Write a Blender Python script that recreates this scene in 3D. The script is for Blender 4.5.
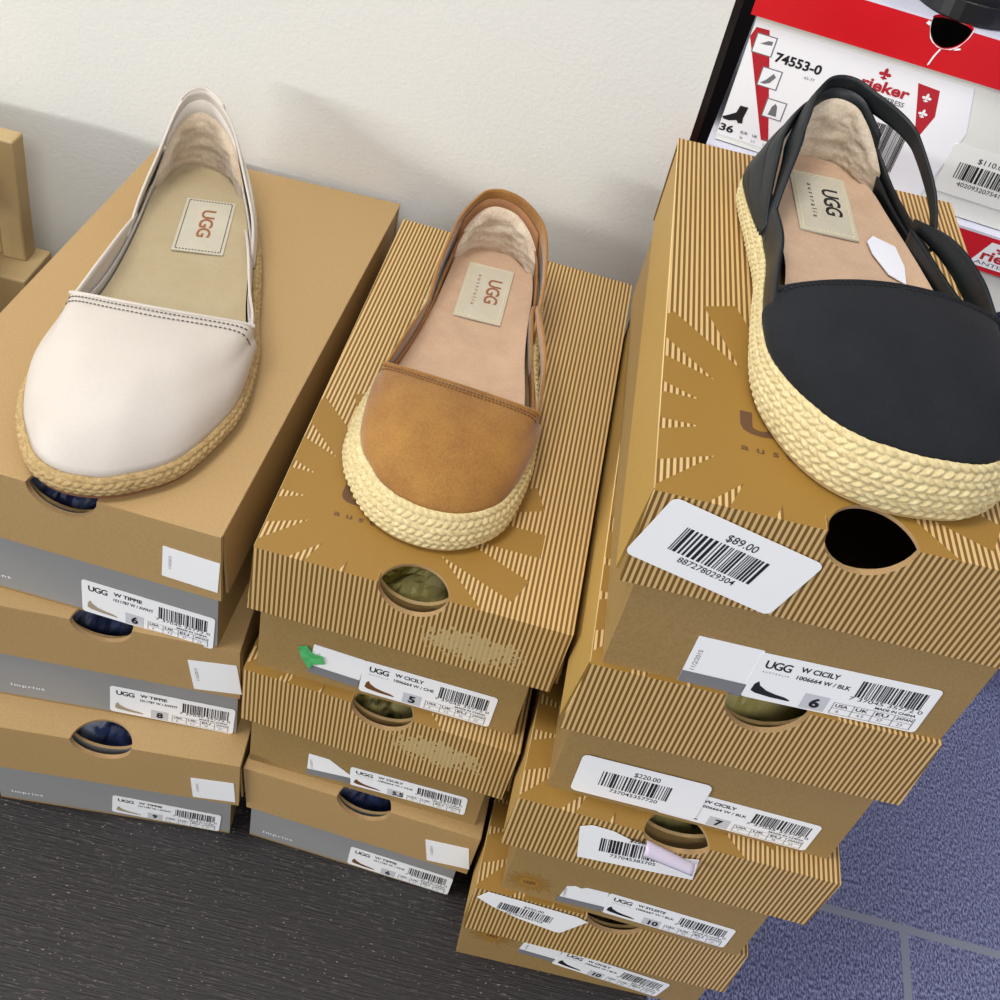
import bpy, bmesh, math, random
from mathutils import Vector, Matrix, noise

# ---------------------------------------------------------------- clear
for o in list(bpy.data.objects):
    bpy.data.objects.remove(o, do_unlink=True)
scene = bpy.context.scene
COL = scene.collection
R = math.radians

# ---------------------------------------------------------------- camera
cam_d = bpy.data.cameras.new('camera')
cam = bpy.data.objects.new('camera', cam_d)
COL.objects.link(cam)
cam.location = (0.07265602, -0.30713785, 0.67333278)
cam.rotation_mode = 'XYZ'
cam.rotation_euler = (0.86687869, -0.18370659, 0.15887029)
cam_d.sensor_fit = 'HORIZONTAL'
cam_d.sensor_width = 36.0
cam_d.lens = 36.0 * 1104.6076 / 1000.0
cam_d.shift_x = -(504.35377 - 500) / 1000.0
cam_d.shift_y = (353.64434 - 500) / 1000.0
cam_d.clip_start = 0.01
scene.camera = cam

# ---------------------------------------------------------------- world, lights, exposure
w = bpy.data.worlds.new('world')
scene.world = w
w.use_nodes = True
bg = w.node_tree.nodes['Background']
bg.inputs[0].default_value = (0.90, 0.92, 1.0, 1)
bg.inputs[1].default_value = 0.62


def area(name, loc, target, sx, sy, power, col):
    d = bpy.data.lights.new(name, 'AREA')
    d.shape = 'RECTANGLE'
    d.size = sx
    d.size_y = sy
    d.energy = power
    d.color = col
    o = bpy.data.objects.new(name, d)
    COL.objects.link(o)
    o.location = loc
    o.rotation_euler = (Vector(target) - Vector(loc)).to_track_quat('-Z', 'Y').to_euler()
    return o


area('ceiling_panel_light', (-0.55, -0.25, 2.3), (0.05, 0.15, 0.2), 0.5, 0.9, 28, (1.0, 0.965, 0.90))
area('ceiling_panel_light', (0.45, -1.7, 2.0), (0.1, 0.15, 0.2), 0.9, 0.6, 17, (1.0, 1.0, 0.98))
area('low_left_shadow_light', (-3.3, -1.8, 0.56), (0.0, 0.25, 0.28), 1.8, 0.22, 80, (0.98, 0.985, 0.95))  # unseen low light, added to throw the shadow edge on the wall
area('shop_window_daylight', (1.5, 1.5, 1.5), (0.45, 0.0, 0.0), 1.1, 1.0, 16, (0.42, 0.52, 1.0))

scene.view_settings.view_transform = 'Standard'
scene.view_settings.look = 'None'
scene.view_settings.exposure = 0.0
scene.view_settings.gamma = 1.0
scene.view_settings.use_curve_mapping = False


# ---------------------------------------------------------------- helpers
def lin(h):
    h = h.lstrip('#')
    v = [int(h[i:i + 2], 16) / 255 for i in (0, 2, 4)]
    return tuple(x / 12.92 if x <= 0.04045 else ((x + 0.055) / 1.055) ** 2.4 for x in v) + (1,)


def new_mat(name):
    m = bpy.data.materials.new(name)
    m.use_nodes = True
    nt = m.node_tree
    b = nt.nodes['Principled BSDF']
    return m, nt, b


def N(nt, typ, **kw):
    n = nt.nodes.new(typ)
    for k, v in kw.items():
        setattr(n, k, v)
    return n


def mth(nt, op, a, b=None, c=None, clamp=False):
    n = nt.nodes.new('ShaderNodeMath')
    n.operation = op
    n.use_clamp = clamp
    for i, v in enumerate((a, b, c)):
        if v is None:
            continue
        if isinstance(v, (int, float)):
            n.inputs[i].default_value = v
        else:
            nt.links.new(v, n.inputs[i])
    return n.outputs[0]


def mixc(nt, fac, a, b):
    n = nt.nodes.new('ShaderNodeMix')
    n.data_type = 'RGBA'
    for i, v in ((0, fac), (6, a), (7, b)):
        if isinstance(v, (int, float)):
            n.inputs[i].default_value = v
        elif isinstance(v, tuple):
            n.inputs[i].default_value = v
        else:
            nt.links.new(v, n.inputs[i])
    return n.outputs[2]


def noise_tex(nt, scale, detail=3, vec=None, rough=0.55):
    n = nt.nodes.new('ShaderNodeTexNoise')
    n.inputs['Scale'].default_value = scale
    n.inputs['Detail'].default_value = detail
    n.inputs['Roughness'].default_value = rough
    if vec is None:
        tc = nt.nodes.new('ShaderNodeTexCoord')
        vec = tc.outputs['Object']
    nt.links.new(vec, n.inputs['Vector'])
    return n.outputs['Fac']


def bump(nt, b, h, strength, dist):
    n = nt.nodes.new('ShaderNodeBump')
    n.inputs['Strength'].default_value = strength
    n.inputs['Distance'].default_value = dist
    nt.links.new(h, n.inputs['Height'])
    nt.links.new(n.outputs[0], b.inputs['Normal'])


def simple(name, col, rough=0.6, col2=None, nscale=60, bscale=None, bstr=0.2, bdist=0.0005, spec=0.5, detail=4):
    m, nt, b = new_mat(name)
    b.inputs['Roughness'].default_value = rough
    b.inputs['Specular IOR Level'].default_value = spec
    if col2:
        f = noise_tex(nt, nscale, detail)
        f = mth(nt, 'MULTIPLY_ADD', f, 2.2, -0.6, clamp=True)
        nt.links.new(mixc(nt, f, lin(col), lin(col2)), b.inputs['Base Color'])
    else:
        b.inputs['Base Color'].default_value = lin(col)
    if bscale:
        bump(nt, b, noise_tex(nt, bscale, 4), bstr, bdist)
    return m


def kraft_mat(name, col, col2, stripes=False, sun=False, worn=None, rough=0.55):
    m, nt, b = new_mat(name)
    b.inputs['Roughness'].default_value = rough
    tc = N(nt, 'ShaderNodeTexCoord')
    sep = N(nt, 'ShaderNodeSeparateXYZ')
    nt.links.new(tc.outputs['Object'], sep.inputs[0])
    X, Y, Z = sep.outputs
    fl = noise_tex(nt, 900, 2, tc.outputs['Object'])
    fl = mth(nt, 'MULTIPLY_ADD', fl, 3.0, -1.0, clamp=True)
    blot = noise_tex(nt, 18, 3, tc.outputs['Object'])
    fl = mth(nt, 'ADD', mth(nt, 'MULTIPLY', fl, 0.6), mth(nt, 'MULTIPLY', blot, 0.4))
    c = mixc(nt, fl, lin(col), lin(col2))
    if stripes:
        s = mth(nt, 'SINE', mth(nt, 'MULTIPLY', X, 2 * math.pi / 0.0023))
        s = mth(nt, 'MULTIPLY_ADD', s, 1.6, 0.45, clamp=True)
        st = mixc(nt, s, lin('#71511c'), lin('#cdac74'))
        gold = lin('#8f6b29')
        geo = N(nt, 'ShaderNodeNewGeometry')
        sn = N(nt, 'ShaderNodeSeparateXYZ')
        vt = N(nt, 'ShaderNodeVectorTransform', vector_type='NORMAL', convert_from='WORLD', convert_to='OBJECT')
        nt.links.new(geo.outputs['Normal'], vt.inputs[0])
        nt.links.new(vt.outputs[0], sn.inputs[0])
        top = mth(nt, 'GREATER_THAN', sn.outputs[2], 0.5)
        dx = mth(nt, 'ADD', X, 0.0225)
        dy = mth(nt, 'SUBTRACT', Y, 0.044)
        r = mth(nt, 'SQRT', mth(nt, 'ADD', mth(nt, 'MULTIPLY', dx, dx), mth(nt, 'MULTIPLY', dy, dy)))
        a = mth(nt, 'ARCTAN2', dy, dx)
        k = 16 / (2 * math.pi)
        fr = mth(nt, 'FRACT', mth(nt, 'MULTIPLY_ADD', a, k, 16.5))
        dt = mth(nt, 'DIVIDE', mth(nt, 'ABSOLUTE', mth(nt, 'SUBTRACT', fr, 0.5)), k)
        w_ = mth(nt, 'LESS_THAN', mth(nt, 'MULTIPLY', r, mth(nt, 'SINE', dt)), 0.0074)
        l_ = mth(nt, 'LESS_THAN', mth(nt, 'MULTIPLY', r, mth(nt, 'COSINE', dt)), 0.076)
        solid = mth(nt, 'MULTIPLY', mth(nt, 'MULTIPLY', w_, l_), top)
        c = mixc(nt, solid, st, gold)
        if worn:
            ex = mth(nt, 'DIVIDE', mth(nt, 'SUBTRACT', X, worn[0]), 0.036)
            ez = mth(nt, 'DIVIDE', mth(nt, 'SUBTRACT', Z, worn[1]), 0.016)
            rr = mth(nt, 'ADD', mth(nt, 'MULTIPLY', ex, ex), mth(nt, 'MULTIPLY', ez, ez))
            nn = noise_tex(nt, 330, 2, tc.outputs['Object'])
            v = mth(nt, 'SUBTRACT', mth(nt, 'MULTIPLY_ADD', nn, 2.0, -0.2), rr)
            v = mth(nt, 'MULTIPLY', mth(nt, 'GREATER_THAN', v, 0.45), mth(nt, 'SUBTRACT', 1, top))
            c = mixc(nt, mth(nt, 'MULTIPLY', v, 0.85), c, lin('#b8a070'))
    nt.links.new(c, b.inputs['Base Color'])
    bump(nt, b, noise_tex(nt, 420, 4, tc.outputs['Object'], 0.7), 0.3, 0.0004)
    return m


M = {}
M['wall'] = simple('wall_paint', '#dfdfda', 0.85, '#dadad6', 5, 420, 0.3, 0.0008)
M['gap_shade'] = simple('gap_shade_dark', '#1a1210', 0.6)
M['kraft'] = kraft_mat('kraft_card', '#b09162', '#a38454')
M['kraft_in'] = simple('kraft_inside', '#a98a60', 0.8, '#94754c', 80)
M['kraft_body'] = kraft_mat('kraft_card_body', '#9c8050', '#8b6f40')
M['gold_side'] = kraft_mat('gold_card_side', '#b4924f', '#a5833f')
M['grey_card'] = simple('grey_card', '#8f8f8e', 0.5, '#898988', 20)
M['stripe'] = kraft_mat('striped_gold_card', '#c49046', '#b98538', stripes=True)
M['stripe_worn'] = kraft_mat('striped_gold_card_worn', '#c49046', '#b98538', stripes=True, worn=(0.034, 0.0722))
M['label'] = simple('label_paper', '#f1f1f1', 0.4, bscale=60, bstr=0.1)
M['ink'] = simple('black_ink', '#15151a', 0.5)
M['ink_grey'] = simple('grey_ink', '#6e6e74', 0.5)
M['ink_light'] = simple('pale_grey_ink', '#c4c6cb', 0.5)
M['ink_brown'] = simple('brown_ink', '#5c3f28', 0.5)
M['sun_ink'] = simple('gold_ink', '#9a6f2c', 0.5)
M['white_ink'] = simple('white_ink', '#dfe2e6', 0.5)
M['strip_grey'] = simple('label_grey_strip', '#77787c', 0.5)
M['red'] = simple('red_card', '#d0101f', 0.35, '#c40d1b', 30)
M['rlabel'] = simple('glossy_white_label', '#f0f0f4', 0.2)
M['rcard'] = simple('white_card', '#e4e4de', 0.5, '#dedfd8', 30)
M['rtop'] = simple('lavender_card', '#dcdbe8', 0.35, '#c7c9dc', 30)
M['ribbon'] = simple('ribbon_red', '#b3222f', 0.4)
M['green_tape'] = simple('green_tape', '#2f9a4c', 0.3, '#66c27c', 200, 120, 0.5, 0.001)
M['wood'] = simple('pale_wood', '#b9a074', 0.6, '#a88f62', 25, 90, 0.2)


def floor_mat():
    m, nt, b = new_mat('floor_painted_blue_reflection')
    tc = N(nt, 'ShaderNodeTexCoord')
    sep = N(nt, 'ShaderNodeSeparateXYZ')
    nt.links.new(tc.outputs['Object'], sep.inputs[0])
    X, Y, Z = sep.outputs
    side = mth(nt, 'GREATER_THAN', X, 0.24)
    # dark boards : streaks along x
    mp = N(nt, 'ShaderNodeMapping')
    mp.inputs['Scale'].default_value = (35, 700, 1)
    mp.inputs['Rotation'].default_value = (0, 0, R(1.5))
    nt.links.new(tc.outputs['Object'], mp.inputs[0])
    s1 = noise_tex(nt, 1.0, 5, mp.outputs[0], 0.65)
    mpb = N(nt, 'ShaderNodeMapping')
    mpb.inputs['Scale'].default_value = (180, 1100, 1)
    nt.links.new(tc.outputs['Object'], mpb.inputs[0])
    s1b = noise_tex(nt, 1.0, 2, mpb.outputs[0], 0.5)
    s = mth(nt, 'MULTIPLY_ADD', mth(nt, 'MULTIPLY', s1, s1b), 9.0, -2.75, clamp=True)
    mpc = N(nt, 'ShaderNodeMapping')
    mpc.inputs['Scale'].default_value = (420, 900, 1)
    nt.links.new(tc.outputs['Object'], mpc.inputs[0])
    spk = mth(nt, 'MULTIPLY_ADD', noise_tex(nt, 1.0, 1, mpc.outputs[0], 0.5), 14, -9.8, clamp=True)
    dark = mixc(nt, s, lin('#151012'), lin('#5b4f4d'))
    dark = mixc(nt, mth(nt, 'MULTIPLY_ADD', noise_tex(nt, 7, 3), 1.2, -0.4, clamp=True), dark, lin('#1d1a1f'))
    dark = mixc(nt, mth(nt, 'MULTIPLY', spk, 0.75), dark, lin('#a2958e'))
    # tiles, with the blue window reflection painted into their colour
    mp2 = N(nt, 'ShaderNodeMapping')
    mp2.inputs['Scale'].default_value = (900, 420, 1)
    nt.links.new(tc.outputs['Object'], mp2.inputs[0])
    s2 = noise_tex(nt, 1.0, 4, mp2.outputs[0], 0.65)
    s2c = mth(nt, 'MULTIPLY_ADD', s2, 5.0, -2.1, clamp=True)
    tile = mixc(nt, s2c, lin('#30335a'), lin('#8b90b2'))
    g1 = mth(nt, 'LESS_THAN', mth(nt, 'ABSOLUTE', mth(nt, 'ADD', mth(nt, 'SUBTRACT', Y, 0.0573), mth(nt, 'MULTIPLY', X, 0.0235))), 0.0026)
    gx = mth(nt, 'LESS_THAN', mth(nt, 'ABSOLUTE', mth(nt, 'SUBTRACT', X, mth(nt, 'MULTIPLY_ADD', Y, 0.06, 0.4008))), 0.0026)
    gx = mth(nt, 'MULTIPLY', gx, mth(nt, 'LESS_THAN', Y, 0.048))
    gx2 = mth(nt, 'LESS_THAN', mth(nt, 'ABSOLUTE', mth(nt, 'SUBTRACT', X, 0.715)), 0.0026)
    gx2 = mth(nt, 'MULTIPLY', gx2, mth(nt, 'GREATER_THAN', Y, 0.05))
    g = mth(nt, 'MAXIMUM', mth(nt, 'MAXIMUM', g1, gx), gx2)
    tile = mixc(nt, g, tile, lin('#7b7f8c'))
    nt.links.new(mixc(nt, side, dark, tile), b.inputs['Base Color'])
    rg = mth(nt, 'MULTIPLY_ADD', s2c, 0.2, 0.32)
    nt.links.new(mth(nt, 'MAXIMUM', rg, mth(nt, 'MULTIPLY', mth(nt, 'SUBTRACT', 1, side), 0.5)), b.inputs['Roughness'])
    hh = mth(nt, 'ADD', mth(nt, 'MULTIPLY', s1, mth(nt, 'SUBTRACT', 1, side)), mth(nt, 'MULTIPLY', s2, side))
    bump(nt, b, hh, 0.7, 0.0008)
    return m


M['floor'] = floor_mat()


class MB:
    """collects vertices and faces, then links them as one mesh object"""
    def __init__(s):
        s.v, s.f, s.m = [], [], []

    def add(s, vs, fs, mi=0):
        n = len(s.v)
        s.v += [tuple(p) for p in vs]
        for f in fs:
            s.f.append([i + n for i in f])
            s.m.append(mi)

    def hexa(s, P, mi=0):
        s.add(P, [(0, 3, 2, 1), (4, 5, 6, 7), (0, 1, 5, 4), (1, 2, 6, 5), (2, 3, 7, 6), (3, 0, 4, 7)], mi)

    def box(s, a, b, mi=0):
        (x0, y0, z0), (x1, y1, z1) = a, b
        s.hexa([(x0, y0, z0), (x1, y0, z0), (x1, y1, z0), (x0, y1, z0), (x0, y0, z1), (x1, y0, z1), (x1, y1, z1), (x0, y1, z1)], mi)

    def prism(s, pts, z0, z1, mi=0):
        n = len(pts)
        vs = [(p[0], p[1], z0) for p in pts] + [(p[0], p[1], z1) for p in pts]
        fs = [tuple(range(n - 1, -1, -1)), tuple(range(n, 2 * n))] + [(i, (i + 1) % n, n + (i + 1) % n, n + i) for i in range(n)]
        s.add(vs, fs, mi)

    def grid(s, rows, mi=0, closed=False):
        nr, nc = len(rows), len(rows[0])
        vs = [p for r in rows for p in r]
        fs = []
        for i in range(nr - 1):
            for j in range(nc if closed else nc - 1):
                k = (j + 1) % nc
                fs.append((i * nc + j, i * nc + k, (i + 1) * nc + k, (i + 1) * nc + j))
        s.add(vs, fs, mi)

    def tube(s, pts, rad, seg=8, mi=0, caps=True):
        rows = []
        n = len(pts)
        for i, p in enumerate(pts):
            p = Vector(p)
            t = (Vector(pts[min(i + 1, n - 1)]) - Vector(pts[max(i - 1, 0)])).normalized()
            a = t.cross(Vector((0, 0, 1)))
            if a.length < 1e-3:
                a = t.cross(Vector((0, 1, 0)))
            a.normalize()
            b = t.cross(a)
            r = rad[i] if isinstance(rad, (list, tuple)) else rad
            rows.append([p + (a * math.cos(2 * math.pi * j / seg) + b * math.sin(2 * math.pi * j / seg)) * r for j in range(seg)])
        base = len(s.v)
        s.grid(rows, mi, True)
        if caps:
            s.f.append([base + j for j in range(seg)]); s.m.append(mi)
            s.f.append([base + (n - 1) * seg + j for j in range(seg - 1, -1, -1)]); s.m.append(mi)

    def build(s, name, mats, parent=None, smooth=False, mat=None):
        me = bpy.data.meshes.new(name)
        me.from_pydata([tuple(p) for p in s.v], [], s.f)
        for m in (mats if isinstance(mats, (list, tuple)) else [mats]):
            me.materials.append(m)
        me.polygons.foreach_set('material_index', s.m)
        if smooth:
            me.polygons.foreach_set('use_smooth', [True] * len(s.f))
        me.update()
        o = bpy.data.objects.new(name, me)
        COL.objects.link(o)
        if mat is not None:
            o.matrix_basis = mat
        if parent is not None:
            o.parent = parent
        return o


def fix_normals(o):
    bm = bmesh.new(); bm.from_mesh(o.data)
    bmesh.ops.recalc_face_normals(bm, faces=bm.faces)
    bm.to_mesh(o.data); bm.free()
    return o


def tag(o, label=None, cat=None, group=None, kind=None):
    if label: o['label'] = label
    if cat: o['category'] = cat
    if group: o['group'] = group
    if kind: o['kind'] = kind
    return o


def empty(name, loc, rz=0.0):
    o = bpy.data.objects.new(name, None)
    COL.objects.link(o)
    o.location = loc
    o.rotation_euler = (0, 0, rz)
    o.empty_display_size = 0.02
    return o


def carve(o, cutters):
    """cut the given temporary objects out of o and bake the result"""
    for c in cutters:
        md = o.modifiers.new('b', 'BOOLEAN')
        md.operation = 'DIFFERENCE'
        md.object = c
        md.solver = 'EXACT'
        md.use_self = True
    dg = bpy.context.evaluated_depsgraph_get()
    dg.update()
    me = bpy.data.meshes.new_from_object(o.evaluated_get(dg))
    o.modifiers.clear()
    old = o.data
    o.data = me
    me.name = old.name
    for c in cutters:
        bpy.data.objects.remove(c, do_unlink=True)


def ellipsoid(loc, rad, parent, mat, seg=40):
    mb = MB()
    rows = []
    for i in range(1, 20):
        th = math.pi * i / 20
        rows.append([(loc[0] + rad[0] * math.sin(th) * math.cos(2 * math.pi * j / seg), loc[1] + rad[1] * math.sin(th) * math.sin(2 * math.pi * j / seg), loc[2] + rad[2] * math.cos(th)) for j in range(seg)])
    mb.grid(rows, 0, True)
    mb.f.append(list(range(seg))); mb.m.append(0)
    mb.f.append([18 * seg + j for j in range(seg - 1, -1, -1)]); mb.m.append(0)
    o = mb.build('cutter', mat, parent)
    fix_normals(o)
    return o


_tc = {}


def text_geo(s, bold=0.0, spacing=1.0, shear=0.0):
    k = (s, bold, spacing, shear)
    if k in _tc:
        return _tc[k]
    cu = bpy.data.curves.new('t', 'FONT')
    cu.body = s
    cu.offset = bold
    cu.space_character = spacing
    cu.shear = shear
    cu.resolution_u = 3
    cu.fill_mode = 'FRONT'
    o = bpy.data.objects.new('t', cu)
    COL.objects.link(o)
    dg = bpy.context.evaluated_depsgraph_get()
    dg.update()
    me = bpy.data.meshes.new_from_object(o.evaluated_get(dg))
    vs = [(v.co.x, v.co.y) for v in me.vertices]
    fs = [tuple(p.vertices) for p in me.polygons]
    bpy.data.objects.remove(o, do_unlink=True)
    bpy.data.meshes.remove(me)
    x0 = min(v[0] for v in vs); x1 = max(v[0] for v in vs)
    y0 = min(v[1] for v in vs); y1 = max(v[1] for v in vs)
    _tc[k] = ([(v[0] - x0, v[1] - y0) for v in vs], fs, x1 - x0, y1 - y0)
    return _tc[k]


class Flat(MB):
    """flat printed artwork: x right, y up, z out of the sheet"""
    def rect(s, x0, y0, x1, y1, z=0.0001, mi=1):
        s.add([(x0, y0, z), (x1, y0, z), (x1, y1, z), (x0, y1, z)], [(0, 1, 2, 3)], mi)

    def poly(s, pts, z=0.0001, mi=1):
        s.add([(p[0], p[1], z) for p in pts], [tuple(range(len(pts)))], mi)

    def sheet(s, w, h, r=0.0015, mi=0, t=0.00012, pts=None):
        if pts is None:
            pts = []
            for cx, cy, a0 in ((w / 2 - r, -h / 2 + r, -90), (w / 2 - r, h / 2 - r, 0), (-w / 2 + r, h / 2 - r, 90), (-w / 2 + r, -h / 2 + r, 180)):
                for k in range(5):
                    a = R(a0 + k * 22.5)
                    pts.append((cx + r * math.cos(a), cy + r * math.sin(a)))
        s.prism(pts, -t, 0.0, mi)

    def text(s, txt, x, y, w=None, h=None, mi=1, z=0.0001, bold=0.0, spacing=1.0, rot=0.0, shear=0.0):
        vs, fs, tw, thh = text_geo(txt, bold, spacing, shear)
        sx = (w / tw) if w else None
        sy = (h / thh) if h else None
        sx = sx or sy
        sy = sy or sx
        c, sn = math.cos(rot), math.sin(rot)
        s.add([(x + c * a * sx - sn * b * sy, y + sn * a * sx + c * b * sy, z) for a, b in vs], fs, mi)

    def bars(s, x0, y0, x1, y1, seed=1, mi=1, z=0.0001):
        rnd = random.Random(seed)
        u = (x1 - x0) / 80.0
        x = x0
        while x < x1 - u:
            wd = rnd.choice((1, 1, 2, 2, 3)) * u
            s.rect(x, y0, min(x + wd, x1), y1, z, mi)
            x += wd + rnd.choice((1, 1, 2, 2)) * u


SHOE_ICON = [(0, .25), (.02, .75), (.10, 1.0), (.16, .72), (.35, .45), (.60, .30), (.85, .22), (1.0, .08), (.98, 0), (.5, .02), (.12, .12)]


def main_label(wd, ht, size, style='W CICILY', code='1006664 W / BLK', icon='black', seed=3, usa=('6', '4.5', '37', '23'), aus=True, cut=0.0):
    f = Flat()
    L, Rr, T, B = -wd / 2, wd / 2, ht / 2, -ht / 2
    f.sheet(wd, ht, 0.002)
    X = lambda u: L + wd * u
    Y = lambda v: B + ht * v
    f.text('UGG', X(.05), Y(.70), wd * .145, ht * .17, 1, bold=0.02, spacing=.86)
    if aus:
        f.text('AUSTRALIA', X(.05), Y(.60), wd * .15, ht * .035, 2, spacing=1.6)
    f.text(style, X(.24), Y(.77), wd * .215, ht * .11, 1, bold=0.03)
    f.text(code, X(.24), Y(.60), wd * .30, ht * .09, 1, bold=0.02)
    ic = {'black': 1, 'pale': 3, 'brown': 5}[icon]
    f.poly([(X(.04) + p[0] * wd * .23, Y(.10) + p[1] * ht * .30) for p in SHOE_ICON], mi=ic)
    f.rect(X(.33), Y(.03), X(.47), Y(.36), 0.00008, 4)
    f.text(size, X(.375), Y(.08), None, ht * .22, 1, z=0.00018, bold=0.04)
    # size table
    x0 = .50
    for i, (a, b_) in enumerate(zip(('USA', 'UK', 'EU', 'JAPAN'), usa)):
        cx = x0 + i * .115
        f.text(a, X(cx + .015), Y(.20), wd * (.07 if a != 'JAPAN' else .09), ht * .07, 1, bold=0.02)
        f.text(b_, X(cx + .035), Y(.08), None, ht * .06, 2)
        f.rect(X(cx), Y(.04), X(cx) + wd * .004, Y(.29), 0.0001, 2)
    f.rect(X(x0), Y(.165), X(.955), Y(.172), 0.0001, 2)
    f.rect(X(x0), Y(.29), X(.955), Y(.297), 0.0001, 2)
    f.rect(X(x0), Y(.04), X(.955), Y(.047), 0.0001, 2)
    f.rect(X(.955), Y(.04), X(.96), Y(.297), 0.0001, 2)
    f.bars(X(.58), Y(.50), X(.95), Y(.86), seed)
    f.text('7 37045 35772 0', X(.56), Y(.42), wd * .41, ht * .075, 1)
    f.text('MADE IN CHINA', X(.72), Y(.33), wd * .23, ht * .055, 1, bold=0.02)
    return f, [M['label'], M['ink'], M['ink_grey'], M['white_shoe_ink'], M['ink_light'], M['chestnut_ink']]


M['white_shoe_ink'] = simple('cream_shoe_ink', '#a5977f', 0.5)
M['chestnut_ink'] = simple('chestnut_shoe_ink', '#6f451f', 0.5)


def qr_label(wd, ht, strip=False, pts=None):
    # the square code of the sticker is left out, its small side print stays
    f = Flat()
    f.sheet(wd, ht, 0.0005, pts=pts)
    if strip:
        f.rect(-wd / 2, -ht / 2, wd / 2, -ht / 2 + ht * .27, 0.0001, 3)
    f.text('11/2/2015', -wd / 2 + wd * .16, -ht * .18, ht * .42, ht * .06, 2, rot=R(90))
    return f, [M['label'], M['ink'], M['ink_grey'], M['strip_grey']]


M['fold'] = simple('pale_fold_highlight', '#d6b67c', 0.5)
M['fold_kraft'] = simple('pale_kraft_highlight', '#c2a378', 0.5)


def price_label(wd, ht, price, digits, seed, pts=None, k=1.0):
    f = Flat()
    f.sheet(wd, ht, 0.003, pts=pts)
    f.text(price, -wd * .08, ht * .23, wd * .20, ht * .13, 1, bold=0.005)
    f.bars(-wd * .31, -ht * .19, wd * .25, ht * .20, seed)
    f.text(digits, -wd * .21, -ht * .31, wd * .38, ht * .09, 1, bold=0.005)
    return f, [M['label'], M['ink']]

# ---------------------------------------------------------------- setting
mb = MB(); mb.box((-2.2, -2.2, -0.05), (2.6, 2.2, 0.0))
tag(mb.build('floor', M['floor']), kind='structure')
WY = 0.304
mb = MB()
mb.add([(-2.2, WY, 0), (0.1419 - 0.0080, WY, 0), (0.1665, WY, 0.745), (-2.2, WY, 0.745),
        (-2.2, WY + .12, 0), (0.1419 - 0.0080, WY + .12, 0), (0.1665, WY + .12, 0.745), (-2.2, WY + .12, 0.745)],
       [(0, 1, 2, 3), (7, 6, 5, 4), (1, 5, 6, 2), (0, 4, 5, 1), (0, 3, 7, 4), (3, 2, 6, 7)])
mb.v = []; mb.f = []; mb.m = []
mb.box((-2.2, WY, 0), (0.1475, WY + 0.12, 2.4))
tag(mb.build('wall_back', M['wall']), kind='structure')
mb = MB(); mb.box((0.1475, WY + 0.012, 0), (0.1535, WY + 0.12, 2.4))
tag(mb.build('gap_shade_strip_1', M['gap_shade']), kind='structure')  # dark strip painted in for the shade of the gap beside the wall
mb = MB(); mb.box((0.1535, 0.78, 0), (1.15, 0.86, 2.4))
tag(mb.build('wall_rear', M['gap_shade']), kind='structure')  # coloured dark for the shade seen behind the gap

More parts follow.
